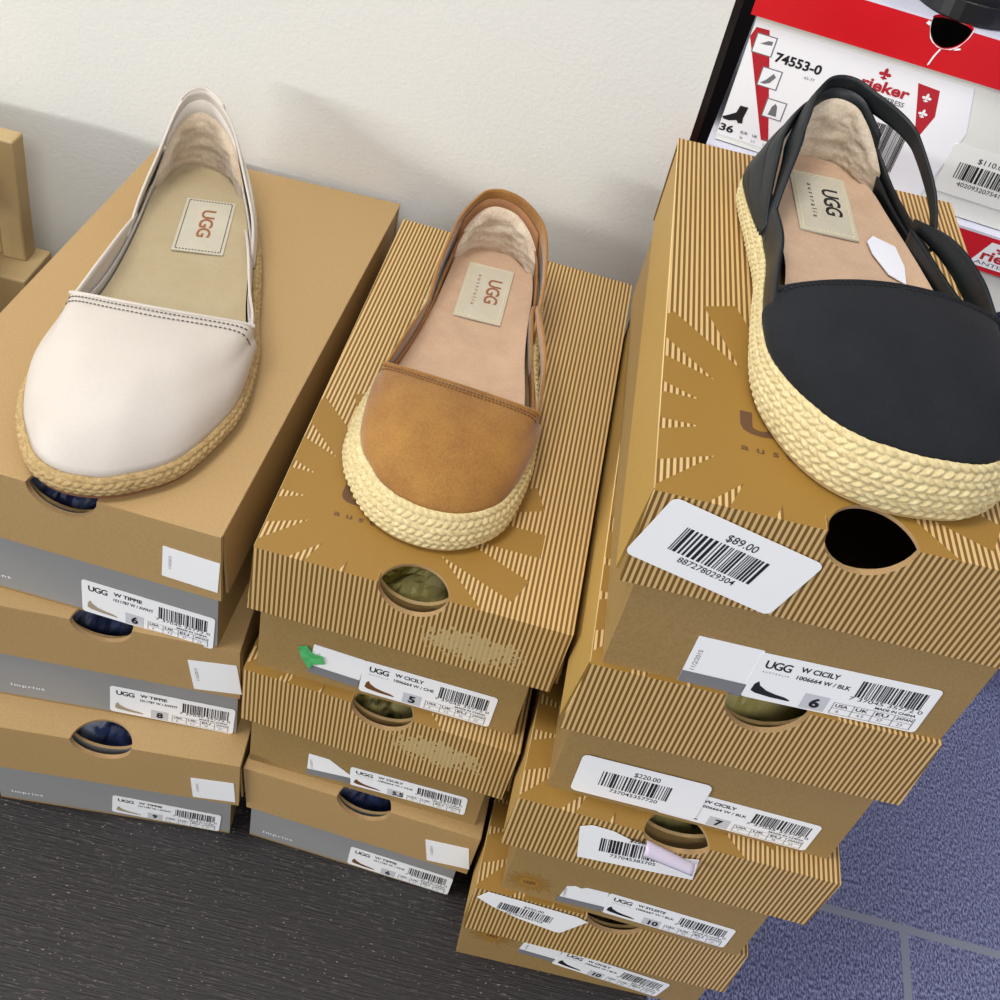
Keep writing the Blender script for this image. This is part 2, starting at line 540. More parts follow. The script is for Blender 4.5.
# ---------------------------------------------------------------- shoe boxes
BOX = {
 'A1': {'o': (-0.11284, 0.00721, 0.18024), 'yaw': -0.03857, 'H': 0.09441, 'ld': 0.04756, 'lt': [(-0.08133, 0.0), (0.08062, -0.00121), (0.08166, 0.29589), (-0.08005, 0.28514)], 'lb': [(-0.08211, 0.00083), (0.08123, -0.00038), (0.08198, 0.2959), (-0.08042, 0.28512)], 'bb': [(-0.07719, 0.00414), (0.07796, 0.00483), (0.07719, 0.28634), (-0.07719, 0.28634)], 'labels': [('qr', 'lid', 0.06626, -0.00059, 0.06518, 0.02759, 0.02269, -0.045), ('main', 'body', 0.04191, 0.00467, 0.01255, 0.06893, 0.02614, -0.0358)], 'hole': (0.00507, 0.01693, 0.0, 0.01622)},
 'A2': {'o': (-0.09699, 0.00636, 0.09245), 'yaw': 0.07115, 'H': 0.08779, 'ld': 0.04477, 'lt': [(-0.0747, 0.0), (0.07395, -0.00164), (0.0747, 0.2656), (-0.0747, 0.2656)], 'lb': [(-0.07556, 0.0012), (0.07495, -0.00046), (0.07516, 0.26557), (-0.07517, 0.26563)], 'bb': [(-0.07191, 0.00279), (0.07289, 0.00381), (0.07191, 0.26281), (-0.07191, 0.26281)], 'labels': [('qr', 'lid', 0.06152, -0.00076, 0.05991, 0.02574, 0.02687, 0.1209), ('main', 'body', 0.03737, 0.00356, 0.01384, 0.0685, 0.02517, -0.0408)], 'hole': (0.00308, 0.01591, 0.0, 0.0147)},
 'A3': {'o': (-0.08986, -0.0088, 0.0), 'yaw': 0.08595, 'H': 0.09245, 'ld': 0.04392, 'lt': [(-0.0747, 0.0), (0.07421, -0.00033), (0.0747, 0.2656), (-0.0747, 0.2656)], 'lb': [(-0.07497, 0.00039), (0.07457, 6e-05), (0.07486, 0.26559), (-0.07485, 0.26561)], 'bb': [(-0.06804, 0.00666), (0.06886, 0.00666), (0.06804, 0.25894), (-0.06804, 0.25894)], 'labels': [('qr', 'lid', 0.05987, -3e-05, 0.06224, 0.02426, 0.02131, 0.0642), ('main', 'body', 0.03095, 0.00666, 0.0126, 0.0643, 0.02011, -0.0621)], 'hole': (-0.00204, 0.01674, 0.01471, 0.01506)},
 'B1': {'o': (0.05534, -0.00288, 0.17871), 'yaw': -0.02808, 'H': 0.10007, 'ld': 0.04568, 'lt': [(-0.07163, 5e-05), (0.07429, -0.00097), (0.07452, 0.27226), (-0.07576, 0.27863)], 'lb': [(-0.07315, 0.00058), (0.07343, -0.00044), (0.0741, 0.27225), (-0.07651, 0.27861)], 'bb': [(-0.06843, 0.00706), (0.06456, 0.00716), (0.06648, 0.2673), (-0.06648, 0.2673)], 'labels': [('qr', 'body', -0.02857, 0.00709, 0.01792, 0.02615, 0.02407, -0.076), ('main', 'body', 0.0184, 0.00712, 0.01541, 0.06768, 0.02617, -0.0196), ('green', 'body', -0.04063, 0.00708, 0.02031, 0.01051, 0.01782, 0.3234)], 'hole': (0.00175, 0.01608, 0.01517, 0.0174)},
 'B2': {'o': (0.05293, -0.0025, 0.08546), 'yaw': -0.04447, 'H': 0.09325, 'ld': 0.04568, 'lt': [(-0.07155, 0.0014), (0.0726, -0.00154), (0.06715, 0.26495), (-0.07175, 0.2656)], 'lb': [(-0.07157, 0.00158), (0.07178, -0.00135), (0.06675, 0.26493), (-0.07176, 0.2656)], 'bb': [(-0.06682, 0.00628), (0.06371, 0.00644), (0.06211, 0.25902), (-0.06534, 0.2592)], 'labels': [('qr', 'body', -0.02237, 0.00634, 0.01499, 0.02543, 0.02119, 0.1266), ('main', 'body', 0.02323, 0.00639, 0.01549, 0.06584, 0.0184, 0.0383)], 'hole': (0.00116, 0.01603, 0.0, 0.01552)},
 'B3': {'o': (0.05343, -0.0024, 0.0), 'yaw': -0.04946, 'H': 0.08546, 'ld': 0.04358, 'lt': [(-0.06844, -0.00016), (0.0683, -0.00061), (0.06258, 0.26431), (-0.06757, 0.2656)], 'lb': [(-0.06537, 0.00054), (0.0675, 0.0001), (0.0622, 0.2643), (-0.06602, 0.26568)], 'bb': [(-0.06392, 0.00532), (0.06144, 0.00472), (0.05786, 0.25857), (-0.06261, 0.26064)], 'labels': [('qr', 'lid', 0.0536, -0.00012, 0.05847, 0.02507, 0.02385, 0.1695), ('main', 'body', 0.02983, 0.00487, 0.01239, 0.06323, 0.02175, -0.0199)], 'hole': (0.00131, 0.01547, 0.0, 0.01688)},
 'C1': {'o': (0.20656, -0.03807, 0.30693), 'yaw': 0.01294, 'H': 0.10381, 'ld': 0.04989, 'lt': [(-0.07493, -0.00083), (0.07353, 0.0), (0.07248, 0.25404), (-0.07209, 0.25377)], 'lb': [(-0.07435, -0.00017), (0.07407, 0.00066), (0.07274, 0.25403), (-0.0718, 0.25377)], 'bb': [(-0.06809, 0.00259), (0.07138, 0.00354), (0.06967, 0.25112), (-0.06967, 0.25112)], 'labels': [('price', 'lid', -0.0433, -0.00033, 0.07892, 0.06068, 0.03432, -0.2682), ('qr', 'body', -0.02408, 0.00289, 0.01451, 0.02618, 0.03116, -0.0003), ('main', 'body', 0.024, 0.00322, 0.01514, 0.07139, 0.02963, 0.0245)], 'hole': (0.00156, 0.01612, 0.01611, 0.01784)},
 'C2': {'o': (0.20579, -0.03753, 0.19865), 'yaw': 0.00226, 'H': 0.10828, 'ld': 0.04747, 'lt': [(-0.07183, -0.00093), (0.07282, 0.00169), (0.0728, 0.2656), (-0.0664, 0.26168)], 'lb': [(-0.07413, -0.00156), (0.07498, 0.00114), (0.07388, 0.2656), (-0.06756, 0.26168)], 'bb': [(-0.06752, 0.00626), (0.06654, 0.00431), (0.06733, 0.26013), (-0.06172, 0.25617)], 'labels': [('price', 'body', -0.02812, 0.00569, 0.01974, 0.05917, 0.03079, 0.0155), ('main', 'body', 0.02891, 0.00486, 0.01435, 0.05297, 0.02329, -0.0104)], 'hole': (0.00117, 0.01703, 0.0, 0.01929)},
 'C3': {'o': (0.20175, -0.04233, 0.08949), 'yaw': -0.02606, 'H': 0.10917, 'ld': 0.04415, 'lt': [(-0.07557, -0.00022), (0.07639, 0.00046), (0.07551, 0.2656), (-0.0702, 0.26569)], 'lb': [(-0.07556, -0.00023), (0.07551, 0.00045), (0.07507, 0.26559), (-0.07019, 0.26569)], 'bb': [(-0.06549, 0.01003), (0.06295, 0.00812), (0.06549, 0.25557), (-0.06444, 0.25564)], 'labels': [('price', 'lid', -0.01486, 5e-05, 0.09176, 0.0567, 0.03091, 0.1277), ('qr', 'body', -0.02475, 0.00942, 0.01504, 0.02508, 0.02091, 0.0961), ('main', 'body', 0.02056, 0.00875, 0.01622, 0.06685, 0.02177, -0.0071), ('sun', 'body', -0.0528, 0.00984, 0.01401, 0.02724, 0.00797, 0.1939)], 'hole': (-0.00087, 0.01553, 0.0, 0.01075)},
 'C4': {'o': (0.19675, -0.03489, 0.0), 'yaw': 0.01465, 'H': 0.08949, 'ld': 0.04836, 'lt': [(-0.07323, 0.00186), (0.07411, -0.00065), (0.07573, 0.2656), (-0.05937, 0.26539)], 'lb': [(-0.07212, 0.0016), (0.07644, -0.00093), (0.0769, 0.26558), (-0.05881, 0.26538)], 'bb': [(-0.07075, 0.00498), (0.07075, 0.00498), (0.07075, 0.26062), (-0.05594, 0.26044)], 'labels': [('price', 'lid', -0.04349, 0.00131, 0.08066, 0.055, 0.01977, -0.2356), ('qr', 'body', -0.02591, 0.00498, 0.02587, 0.0219, 0.01696, -0.1132), ('main', 'body', 0.01728, 0.00498, 0.01855, 0.06576, 0.02048, -0.1861), ('sun', 'body', -0.05448, 0.00498, 0.03111, 0.02486, 0.00937, -0.0538)], 'hole': (0.00179, 0.01474, 0.0, 0.01278)},
}


PRICE = {'C1': ('$89.00', '887278029304'), 'C2': ('$220.00', '737045357720'), 'C3': ('$220.00', '737045383705'), 'C4': ('$220.00', '737045383705')}
MAIN = {'A1': ('6', 'W TIPPIE', '1011787 W / AWHT', 'pale', ('6', '4.5', '37', '23')),
        'A2': ('8', 'W TIPPIE', '1011787 W / AWHT', 'pale', ('8', '6.5', '39', '25')),
        'A3': ('9', 'W TIPPIE', '1011787 W / AWHT', 'pale', ('9', '7.5', '40', '26')),
        'B1': ('5', 'W CICILY', '1006664 W / CHE', 'brown', ('5', '3.5', '36', '22')),
        'B2': ('5.5', 'W CICILY', '1006664 W / CHE', 'brown', ('5.5', '4', '36.5', '22.5')),
        'B3': ('6', 'W TIPPIE', '1011787 W / CHE', 'brown', ('6', '4.5', '37', '23')),
        'C1': ('6', 'W CICILY', '1006664 W / BLK', 'black', ('6', '4.5', '37', '23')),
        'C2': ('7', 'W CICILY', '1006664 W / BLK', 'black', ('7', '5.5', '38', '24')),
        'C3': ('10', 'W SYLESTE', '1006667 W / BLK', 'black', ('10', '8.5', '41', '27')),
        'C4': ('10', 'W CICILY', '1006664 W / BLK', 'black', ('10', '8.5', '41', '27'))}
TITLE = {
    'A1': ('plain kraft and grey shoe box, size 6, under the cream shoe', 'stacked plain kraft boxes'),
    'A2': ('plain kraft and grey shoe box, size 8, middle of the left stack', 'stacked plain kraft boxes'),
    'A3': ('plain kraft and grey shoe box, size 9, on the floor under the left stack', 'stacked plain kraft boxes'),
    'B1': ('striped gold shoe box, size 5 with green tape, under the tan suede shoe', 'stacked striped gold boxes'),
    'B2': ('striped gold shoe box, size 5.5 with torn label, middle of the centre stack', 'stacked striped gold boxes'),
    'B3': ('plain kraft and grey shoe box, size 6, on the floor under the centre stack', 'stacked plain kraft boxes'),
    'C1': ('striped gold shoe box with $89.00 sticker, size 6, under the black shoe', 'stacked striped gold boxes'),
    'C2': ('striped gold shoe box, size 7, $220.00 sticker on its tray, second in right stack', 'stacked striped gold boxes'),
    'C3': ('gold striped shoe box, curled $220.00 sticker on its lid, third of right stack', 'stacked striped gold boxes'),
    'C4': ('striped gold shoe box on the floor at the bottom of the right stack', 'stacked striped gold boxes')}
GOLD = {'B1', 'B2', 'C1', 'C2', 'C3', 'C4'}


def face_frame(A, B, Cc, ang, ctr, out=0.0003):
    """matrix for a sheet lying on the plane A, B, Cc (A to B runs right, Cc lies below)"""
    A, B, Cc = Vector(A), Vector(B), Vector(Cc)
    ux = (B - A).normalized()
    n = ux.cross((A - Cc)).normalized()
    if n.y > 0:
        n = -n
    uy = n.cross(ux).normalized()
    c, s = math.cos(ang), math.sin(ang)
    rx = ux * c + uy * s
    ry = uy * c - ux * s
    p = Vector(ctr)
    p = p - n * ((p - A).dot(n)) + n * out
    return Matrix(((rx.x, ry.x, n.x, p.x), (rx.y, ry.y, n.y, p.y), (rx.z, ry.z, n.z, p.z), (0, 0, 0, 1)))


def sun_print(rad_x, rad_y, wordmark=True):
    f = Flat()
    n = 22
    for k in range(n):
        a = 2 * math.pi * k / n
        c, s = math.cos(a), math.sin(a)
        r1 = 1.0 if k % 2 == 0 else .82
        hw = .055
        pts = [(.38 * c + hw * .6 * s, .38 * s - hw * .6 * c), (.8 * r1 * c + hw * s, .8 * r1 * s - hw * c), (r1 * c, r1 * s), (.8 * r1 * c - hw * s, .8 * r1 * s + hw * c), (.38 * c - hw * .6 * s, .38 * s + hw * .6 * c)]
        f.poly([(x * rad_x, y * rad_y) for x, y in pts], 0.00005, 0)
    f.poly([(math.cos(t * math.pi / 16) * rad_x * .42, math.sin(t * math.pi / 16) * rad_y * .42) for t in range(32)], 0.0001, 0)
    f.text('UGG', -rad_x * .22, -rad_y * .13, rad_x * .44, rad_y * .26, 1, z=0.0002, bold=.02, spacing=.86)
    return f


def make_box(n):
    D = BOX[n]
    H, ld = D['H'], D['ld']
    root = empty('shoe_box', D['o'], D['yaw'])
    lab, grp = TITLE[n]
    tag(root, lab, 'shoe box', grp)
    gold = n in GOLD
    t = 0.0016
    lt = [Vector((x, y, H)) for x, y in D['lt']]
    lb = [Vector((x, y, H - ld)) for x, y in D['lb']]
    # lid --------------------------------------------------------
    mb = MB()
    tf = 0.0024          # folded front and back panels
    dz = Vector((0, 0, t))

    def lerp(a, b, k):
        return a + (b - a) * k

    def inset(P, fr, sd):
        ex = (P[1] - P[0]).normalized(); ey = (P[3] - P[0]).normalized()
        return [P[0] + ex * sd + ey * fr, P[1] - ex * sd + ey * fr, P[2] - ex * sd - ey * fr, P[3] + ex * sd - ey * fr]
    mb.hexa([p - dz for p in lt] + lt, 0)
    li = inset(lt, tf, 0); lbi = inset(lb, tf, 0)
    mb.hexa([lb[0], lb[1], lbi[1], lbi[0], lt[0] - dz, lt[1] - dz, li[1] - dz, li[0] - dz], 0)
    mb.hexa([lbi[3], lbi[2], lb[2], lb[3], li[3] - dz, li[2] - dz, lt[2] - dz, lt[3] - dz], 0)
    gp = 0.0019
    la = inset(lt, tf + gp, 0.0004); lba = inset(lb, tf + gp, 0.0004)
    lc = inset(lt, tf + gp, t); lbc = inset(lb, tf + gp, t)
    # side panels stop short of the front panel at the lower corner
    def sidep(a, c, e, g):     # front outer, front inner, back inner, back outer
        fx = Vector((({'C2': -.0012, 'C3': -.0008, 'C4': -.0016}.get(n, -.0024) if a == 0 else .0034) * (1 if gold else .5), .0014, 0))
        P0 = [lba[a] + fx, lbc[a] + fx, la[a] - dz, lc[a] - dz]
        P1 = [lba[e], lbc[e], la[e] - dz, lc[e] - dz]
        ns = 8
        rows = []
        for k in range(ns + 1):
            q = [lerp(u, v, k / ns) for u, v in zip(P0, P1)]
            rows.append([q[0], lerp(q[0], q[2], .5), q[2], q[3], lerp(q[1], q[3], .5), q[1]])
        b0 = len(mb.v)
        mb.grid(rows, 1, True)
        mb.f.append([b0 + i for i in range(6)]); mb.m.append(1)
        mb.f.append([b0 + ns * 6 + i for i in range(5, -1, -1)]); mb.m.append(1)
    sidep(0, 0, 3, 3)
    sidep(1, 1, 2, 2)
    mats = ([M['stripe_worn'] if n in ('B1', 'B2') else M['stripe'], M['gold_side']] if gold else [M['kraft'], M['kraft']])
    mats = mats + [M['kraft_in']]
    lid = fix_normals(mb.build('lid', mats, root))
    hx, hw, hy, hz = D['hole']
    hy = hy if hy > 0 else 0.0145
    fy = (lt[0].y + lt[1].y) / 2
    cut = ellipsoid((hx, fy, H), (hw, hy, hz), root, M['kraft_in'])
    carve(lid, [cut])
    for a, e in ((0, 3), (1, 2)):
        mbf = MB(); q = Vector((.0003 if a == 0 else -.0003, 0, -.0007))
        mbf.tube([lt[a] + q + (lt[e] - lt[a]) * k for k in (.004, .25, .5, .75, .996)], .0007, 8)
        mbf.build('fold_edge_highlight', [M['fold'] if gold else M['fold_kraft']], lid, True)  # worn pale fold, its edge highlight put into the colour
    # tray -------------------------------------------------------
    bb = [Vector((x, y, 0)) for x, y in D['bb']]
    th = 0.0014
    up = Vector((0, 0, H - 0.0035))
    bi = inset(bb, th, th)
    mb = MB()
    fm = 1 if n in ('A1', 'A2', 'A3', 'B3') else 0
    base = Vector((0, 0, t))
    mb.hexa(bb + [p + base for p in bb], 0)
    for i in range(4):
        j = (i + 1) % 4
        a, b_, c_, d_ = bb[i] + base, bb[j] + base, bi[j] + base, bi[i] + base
        k = up - base
        mb.hexa([a, b_, c_, d_, a + k, b_ + k, c_ + k, d_ + k], fm if i == 0 else 0)
    tray = fix_normals(mb.build('tray', [M['kraft_body'], M['grey_card']], root))
    cut = ellipsoid((hx, fy + .003, H), (hw + .0035, hy, hz + .002), root, M['kraft_in'])
    carve(tray, [cut])
    # labels -----------------------------------------------------
    for kind, surf, cx, cy, cz, lw, lh, ang in D['labels']:
        if surf == 'lid':
            A, B, Cc, par = lt[0], lt[1], (lb[0] + lb[1]) / 2, lid
        else:
            A, B, Cc, par = bb[0] + Vector((0, 0, 1)), bb[1] + Vector((0, 0, 1)), (bb[0] + bb[1]) / 2, tray
        out = 0.0004
        if kind == 'main':
            sz, st, code, ic, usa = MAIN[n]
            if n == 'C2':
                # left part lies under the price sticker
                cx -= .0095 * 1; lw = .071
            f, ms = main_label(lw, lh, sz, st, code, ic, 3 + ord(n[1]), usa, gold)
            nm = 'shipping_label'
        elif kind == 'qr':
            pts = None
            if n == 'B2':
                w2, h2 = lw / 2, lh / 2
                pts = [(-w2, -h2), (w2, -h2), (w2 * .98, -h2 * .2), (w2 * .1, h2 * .85), (-w2 * .8, h2)]
            if n in ('C3',):
                w2, h2 = lw / 2, lh / 2
                pts = [(-w2, -h2), (w2, -h2), (w2, h2), (w2 * .1, h2), (-w2 * .1, h2 * .8), (-w2 * .35, h2 * .9), (-w2 * .7, h2 * .7)]
            f, ms = qr_label(lw, lh, n in ('B1', 'B2', 'C1', 'C3', 'C4'), pts)
            nm = 'small_sticker'
            out = 0.0003
        elif kind == 'price':
            pts = None
            if n == 'C3':
                w2, h2 = lw / 2, lh / 2
                pts = [(-w2 * .95, -h2), (w2, -h2), (w2, h2 * .25), (w2 * .62, h2 * .1), (w2 * .25, h2 * .5), (-w2 * .1, h2 * .55), (-w2 * .45, h2 * .9), (-w2 * .8, h2), (-w2, h2 * .8)]
            if n == 'C4':
                cx, cz, ang = -.0420, .0770, -.09
                pts = [(-.0295, .0015), (-.0255, .0105), (-.001, .0113), (.0235, .0116), (.0300, .0095), (.0210, -.0105), (.0185, -.0115), (-.0035, -.0085), (-.0190, -.0040)]
                pts = [(u_, min(v_, .0118)) for u_, v_ in pts]
            f, ms = price_label(lw, lh, PRICE[n][0], PRICE[n][1], 20 + ord(n[1]), pts)
            nm = 'price_sticker'
            out = 0.0008
        elif kind == 'sun':
            f = sun_print(.0135, .0115); ms = [M['sun_ink'], M['ink_brown']]
            nm = 'sunburst_print'
            out = 0.0001
        elif kind == 'green':
            f = Flat()
            w2, h2 = lw / 2, lh / 2
            f.sheet(lw, lh, 0.001, t=0.0006, pts=[(-w2 * .8, -h2), (-w2 * .1, -h2 * .55), (w2, -h2 * .5), (w2 * 1.1, h2 * .1), (w2 * .2, h2 * .3), (-w2 * .1, h2), (-w2, h2 * .9), (-w2 * 1.1, 0)])
            ms = [M['green_tape']]
            nm = 'green_tape'
            out = 0.0012
        mt = face_frame(A, B, Cc, ang, (cx, cy, cz), out)
        lbo = f.build(nm, ms, par, mat=mt)
        if n == 'C3' and kind == 'price':
            # loose corner of the sticker, curled outwards over the thumb hole
            c_ = MB()
            rows = []
            for i in range(9):
                q = i / 8
                a = q * 3.4
                r = 0.0035
                row = []
                for j in range(13):
                    s_ = j / 12
                    row.append((.003 + .024 * s_ - q * .001, .0120 - .0125 * s_ + r * math.sin(a) * (1 - .3 * s_), .0004 + r * (1 - math.cos(a)) * (1 - .25 * s_)))
                rows.append(row)
            c_.grid(rows, 0)
            cu = c_.build('curled_corner', [M['curl']], lid, True, mat=mt)
            sd = cu.modifiers.new('s', 'SOLIDIFY'); sd.thickness = 0.0002
    if n in ('B1', 'C1'):
        f = Flat()
        f.text('UGG', -.0443, .0385, .0440, .0125, 0, z=0, bold=.055, spacing=.80)
        f.text('a u s t r a l i a', -.0443, .0295, .0440, .0034, 0, z=0, bold=.02, spacing=1.1)
        f.build('wordmark_print', [M['ink_brown']], lid, mat=Matrix.Translation((0, 0, H + .0001)))
    if n in ('A1', 'A2', 'A3', 'B3'):
        f = Flat()
        f.text('Imprint', 0, 0, .0185, .0032, 0, z=0, bold=.03, spacing=1.2)
        px = {'A1': -.0487, 'A2': -.0513, 'A3': -.0608, 'B3': -.0556}[n]
        pz = {'A1': .0090, 'A2': .0100, 'A3': .0078, 'B3': .0068}[n]
        mt = face_frame(bb[0] + Vector((0, 0, 1)), bb[1] + Vector((0, 0, 1)), (bb[0] + bb[1]) / 2, 0, (px, bb[0].y, pz), 0.0002)
        f.build('wordmark_print', [M['white_ink']], tray, mat=mt)
    # tissue -----------------------------------------------------
    if n != 'C1':
        cols = 'tissue_blue' if n in ('A1', 'A2', 'A3', 'B3') else 'tissue_olive'
        rnd = random.Random(ord(n[0]) * 7 + ord(n[1]))
        x0, x1 = hx - .05, hx + .05
        y0 = max(bb[0].y, bb[1].y) + .0035; y1 = y0 + .09
        rows = []
        for i in range(31):
            row = []
            for j in range(41):
                x = x0 + (x1 - x0) * j / 40; y = y0 + (y1 - y0) * i / 30
                q = noise.noise(Vector((x * 55 + 9 * ord(n[1]), y * 55, 3))) * .010 + abs(noise.noise(Vector((x * 120, y * 120 + 5, ord(n[0]))))) * .006
                zz = H - .024 + q - .010 * math.exp(-((y - y0) / .006) ** 2) * (1 + math.sin(x * 260) * .3)
                row.append((x, y, min(zz, H - .006)))
            rows.append(row)
        mb = MB(); mb.grid(rows)
        o = mb.build('tissue_paper', [M[cols]], None, False, mat=Matrix.Translation(D['o']) @ Matrix.Rotation(D['yaw'], 4, 'Z'))
        sd = o.modifiers.new('s', 'SOLIDIFY'); sd.thickness = 0.0004
        tl = {'A1': 'dark blue tissue seen through the thumb hole under the cream shoe', 'A2': 'blue tissue in the thumb hole of the size 8 box',
              'A3': 'pale and blue tissue in the thumb hole of the size 9 box', 'B1': 'olive printed tissue in the thumb hole below the tan suede shoe',
              'B2': 'olive printed tissue in the thumb hole above the size 5.5 label', 'B3': 'dark blue tissue in the thumb hole of the bottom centre box',
              'C2': 'olive printed tissue in the thumb hole just below the black shoe size 6 label', 'C3': 'olive tissue in the thumb hole behind the curled price sticker',
              'C4': 'olive tissue in the nearly hidden hole of the bottom right-stack box'}[n]
        tag(o, tl, 'tissue paper', 'tissue paper in the boxes')
    return root


def tissue_mat(name, a, b_, c_):
    m, nt, b = new_mat(name)
    b.inputs['Roughness'].default_value = 0.5
    tc = N(nt, 'ShaderNodeTexCoord')
    f = noise_tex(nt, 28, 1, tc.outputs['Object'])
    g = noise_tex(nt, 75, 2, tc.outputs['Object'])
    f = mth(nt, 'MULTIPLY_ADD', f, 14, -6.6, clamp=True)
    g = mth(nt, 'MULTIPLY_ADD', g, 12, -6.9, clamp=True)
    c = mixc(nt, f, lin(a), lin(b_))
    c = mixc(nt, g, c, lin(c_))
    nt.links.new(c, b.inputs['Base Color'])
    return m


M['tissue_blue'] = tissue_mat('tissue_blue_print', '#232b4f', '#8d95ac', '#30406f')
M['tissue_olive'] = tissue_mat('tissue_olive_print', '#b3a765', '#85772f', '#544a1d')
M['curl'] = simple('sticker_backing', '#c9bfd0', 0.3)

for nm in ('A3', 'A2', 'A1', 'B3', 'B2', 'B1', 'C4', 'C3', 'C2', 'C1'):
    make_box(nm)


# ---------------------------------------------------------------- shoes
def leather(name, c1, c2, nscale, rough, bscale, bstr, fuzz=0.0):
    m, nt, b = new_mat(name)
    b.inputs['Roughness'].default_value = rough
    b.inputs['Specular IOR Level'].default_value = 0.35
    f = noise_tex(nt, nscale, 5, None, 0.62)
    f = mth(nt, 'MULTIPLY_ADD', f, 2.8, -0.9, clamp=True)
    g = mth(nt, 'MULTIPLY_ADD', noise_tex(nt, 900, 2), 2.6, -0.8, clamp=True)
    f = mth(nt, 'ADD', mth(nt, 'MULTIPLY', f, 0.6), mth(nt, 'MULTIPLY', g, 0.4))
    nt.links.new(mixc(nt, f, lin(c1), lin(c2)), b.inputs['Base Color'])
    if fuzz:
        b.inputs['Sheen Weight'].default_value = fuzz
        b.inputs['Sheen Roughness'].default_value = 0.4
    bump(nt, b, noise_tex(nt, bscale, 4), bstr, 0.0006)
    return m


def jute_mat(name, c1, c2):
    m, nt, b = new_mat(name)
    b.inputs['Roughness'].default_value = 0.85
    mp = N(nt, 'ShaderNodeMapping')
    tc = N(nt, 'ShaderNodeTexCoord')
    nt.links.new(tc.outputs['Object'], mp.inputs[0])
    f = noise_tex(nt, 420, 4, mp.outputs[0], 0.7)
    f = mth(nt, 'MULTIPLY_ADD', f, 2.4, -0.7, clamp=True)
    nt.links.new(mixc(nt, f, lin(c1), lin(c2)), b.inputs['Base Color'])
    bump(nt, b, noise_tex(nt, 1500, 3), 0.5, 0.0004)
    return m


M['cream_leather'] = leather('cream_leather', '#c9c1b6', '#c1b8b0', 25, 0.5, 600, 0.15)
M['cream_lining'] = leather('grey_cream_lining', '#c2bcb6', '#b5afa9', 40, 0.6, 500, 0.2)
M['tan_suede'] = leather('tan_suede', '#a2763a', '#80562a', 42, 0.9, 900, 0.5, 0.35)
M['tan_lining'] = leather('tan_lining', '#9c7046', '#86593a', 60, 0.7, 600, 0.3)
M['black_suede'] = leather('black_suede', '#0c0e12', '#181a20', 40, 0.9, 900, 0.5, 0.03)
M['black_leather'] = leather('black_leather', '#191e21', '#111416', 60, 0.45, 500, 0.25)
M['jute_dark'] = jute_mat('natural_jute', '#bfa473', '#927648')
M['jute_pale'] = jute_mat('pale_jute', '#dccd9f', '#b5a06e')
M['sole_brown'] = simple('brown_rubber', '#80563a', 0.6)
M['sole_tan'] = simple('tan_rubber', '#b59768', 0.6)
M['footbed_sand'] = leather('sand_footbed', '#b1a284', '#a69674', 50, 0.75, 500, 0.2)
M['footbed_pink'] = leather('pink_beige_footbed', '#c4a68a', '#b1937a', 60, 0.85, 700, 0.5, 0.2)
M['patch'] = leather('patch_cream', '#c5bfae', '#b5ad9a', 30, 0.35, 300, 0.2)
M['thread_dark'] = simple('dark_thread', '#56504e', 0.7)
M['thread_tan'] = simple('tan_thread', '#6e4420', 0.7)
M['thread_cream'] = simple('cream_thread', '#e4d7ae', 0.7)
M['thread_black'] = simple('black_thread', '#0f1216', 0.7)
M['logo_brown'] = simple('logo_brown', '#8f5a3a', 0.5)
M['logo_black'] = simple('logo_black', '#16161a', 0.5)
M['fleece'] = leather('shearling', '#ddd0bc', '#b5a088', 90, 1.0, 260, 1.0, 0.5)
M['fleece_grey'] = leather('shearling_tan', '#cfbfa8', '#a8927c', 70, 1.0, 260, 1.0, 0.5)
M['tape_white'] = simple('shiny_white_sticker', '#e6e6ee', 0.2)


def catmull(P, n):
    m = len(P)
    out = []
    for i in range(m):
        p0, p1, p2, p3 = (Vector(P[(i + k - 1) % m]) for k in range(4))
        for j in range(24):
            t = j / 24
            out.append(0.5 * ((2 * p1) + (p2 - p0) * t + (2 * p0 - 5 * p1 + 4 * p2 - p3) * t * t + (3 * p1 - p0 - 3 * p2 + p3) * t ** 3))
    # light smoothing, then even spacing
    for _ in range(14):
        out = [(out[i - 1] + out[i] * 2 + out[(i + 1) % len(out)]) / 4 for i in range(len(out))]
    L = [0]
    for i in range(len(out)):
        L.append(L[-1] + (out[(i + 1) % len(out)] - out[i]).length)
    res = []
    k = 0
    for i in range(n):
        d = L[-1] * i / n
        while L[k + 1] < d:
            k += 1
        q = (d - L[k]) / max(L[k + 1] - L[k], 1e-9)
        res.append(out[k].lerp(out[(k + 1) % len(out)], q))
    return res, L[-1]


def pw(tab, s):
    """smooth monotone interpolation through a table"""
    if s <= tab[0][0]:
        return tab[0][1]
    if s >= tab[-1][0]:
        return tab[-1][1]
    n = len(tab)
    d = [(tab[i + 1][1] - tab[i][1]) / (tab[i + 1][0] - tab[i][0]) for i in range(n - 1)]
    m = [d[0]] + [0 if d[i - 1] * d[i] <= 0 else (d[i - 1] + d[i]) / 2 for i in range(1, n - 1)] + [d[-1]]
    for i in range(n - 1):
        if s <= tab[i + 1][0]:
            h = tab[i + 1][0] - tab[i][0]
            q = (s - tab[i][0]) / h
            lim = 3 * abs(d[i])
            a = max(-lim, min(lim, m[i])); b = max(-lim, min(lim, m[i + 1]))
            return (tab[i][1] * (1 + 2 * q) * (1 - q) ** 2 + a * h * q * (1 - q) ** 2 + tab[i + 1][1] * q * q * (3 - 2 * q) + b * h * q * q * (q - 1))


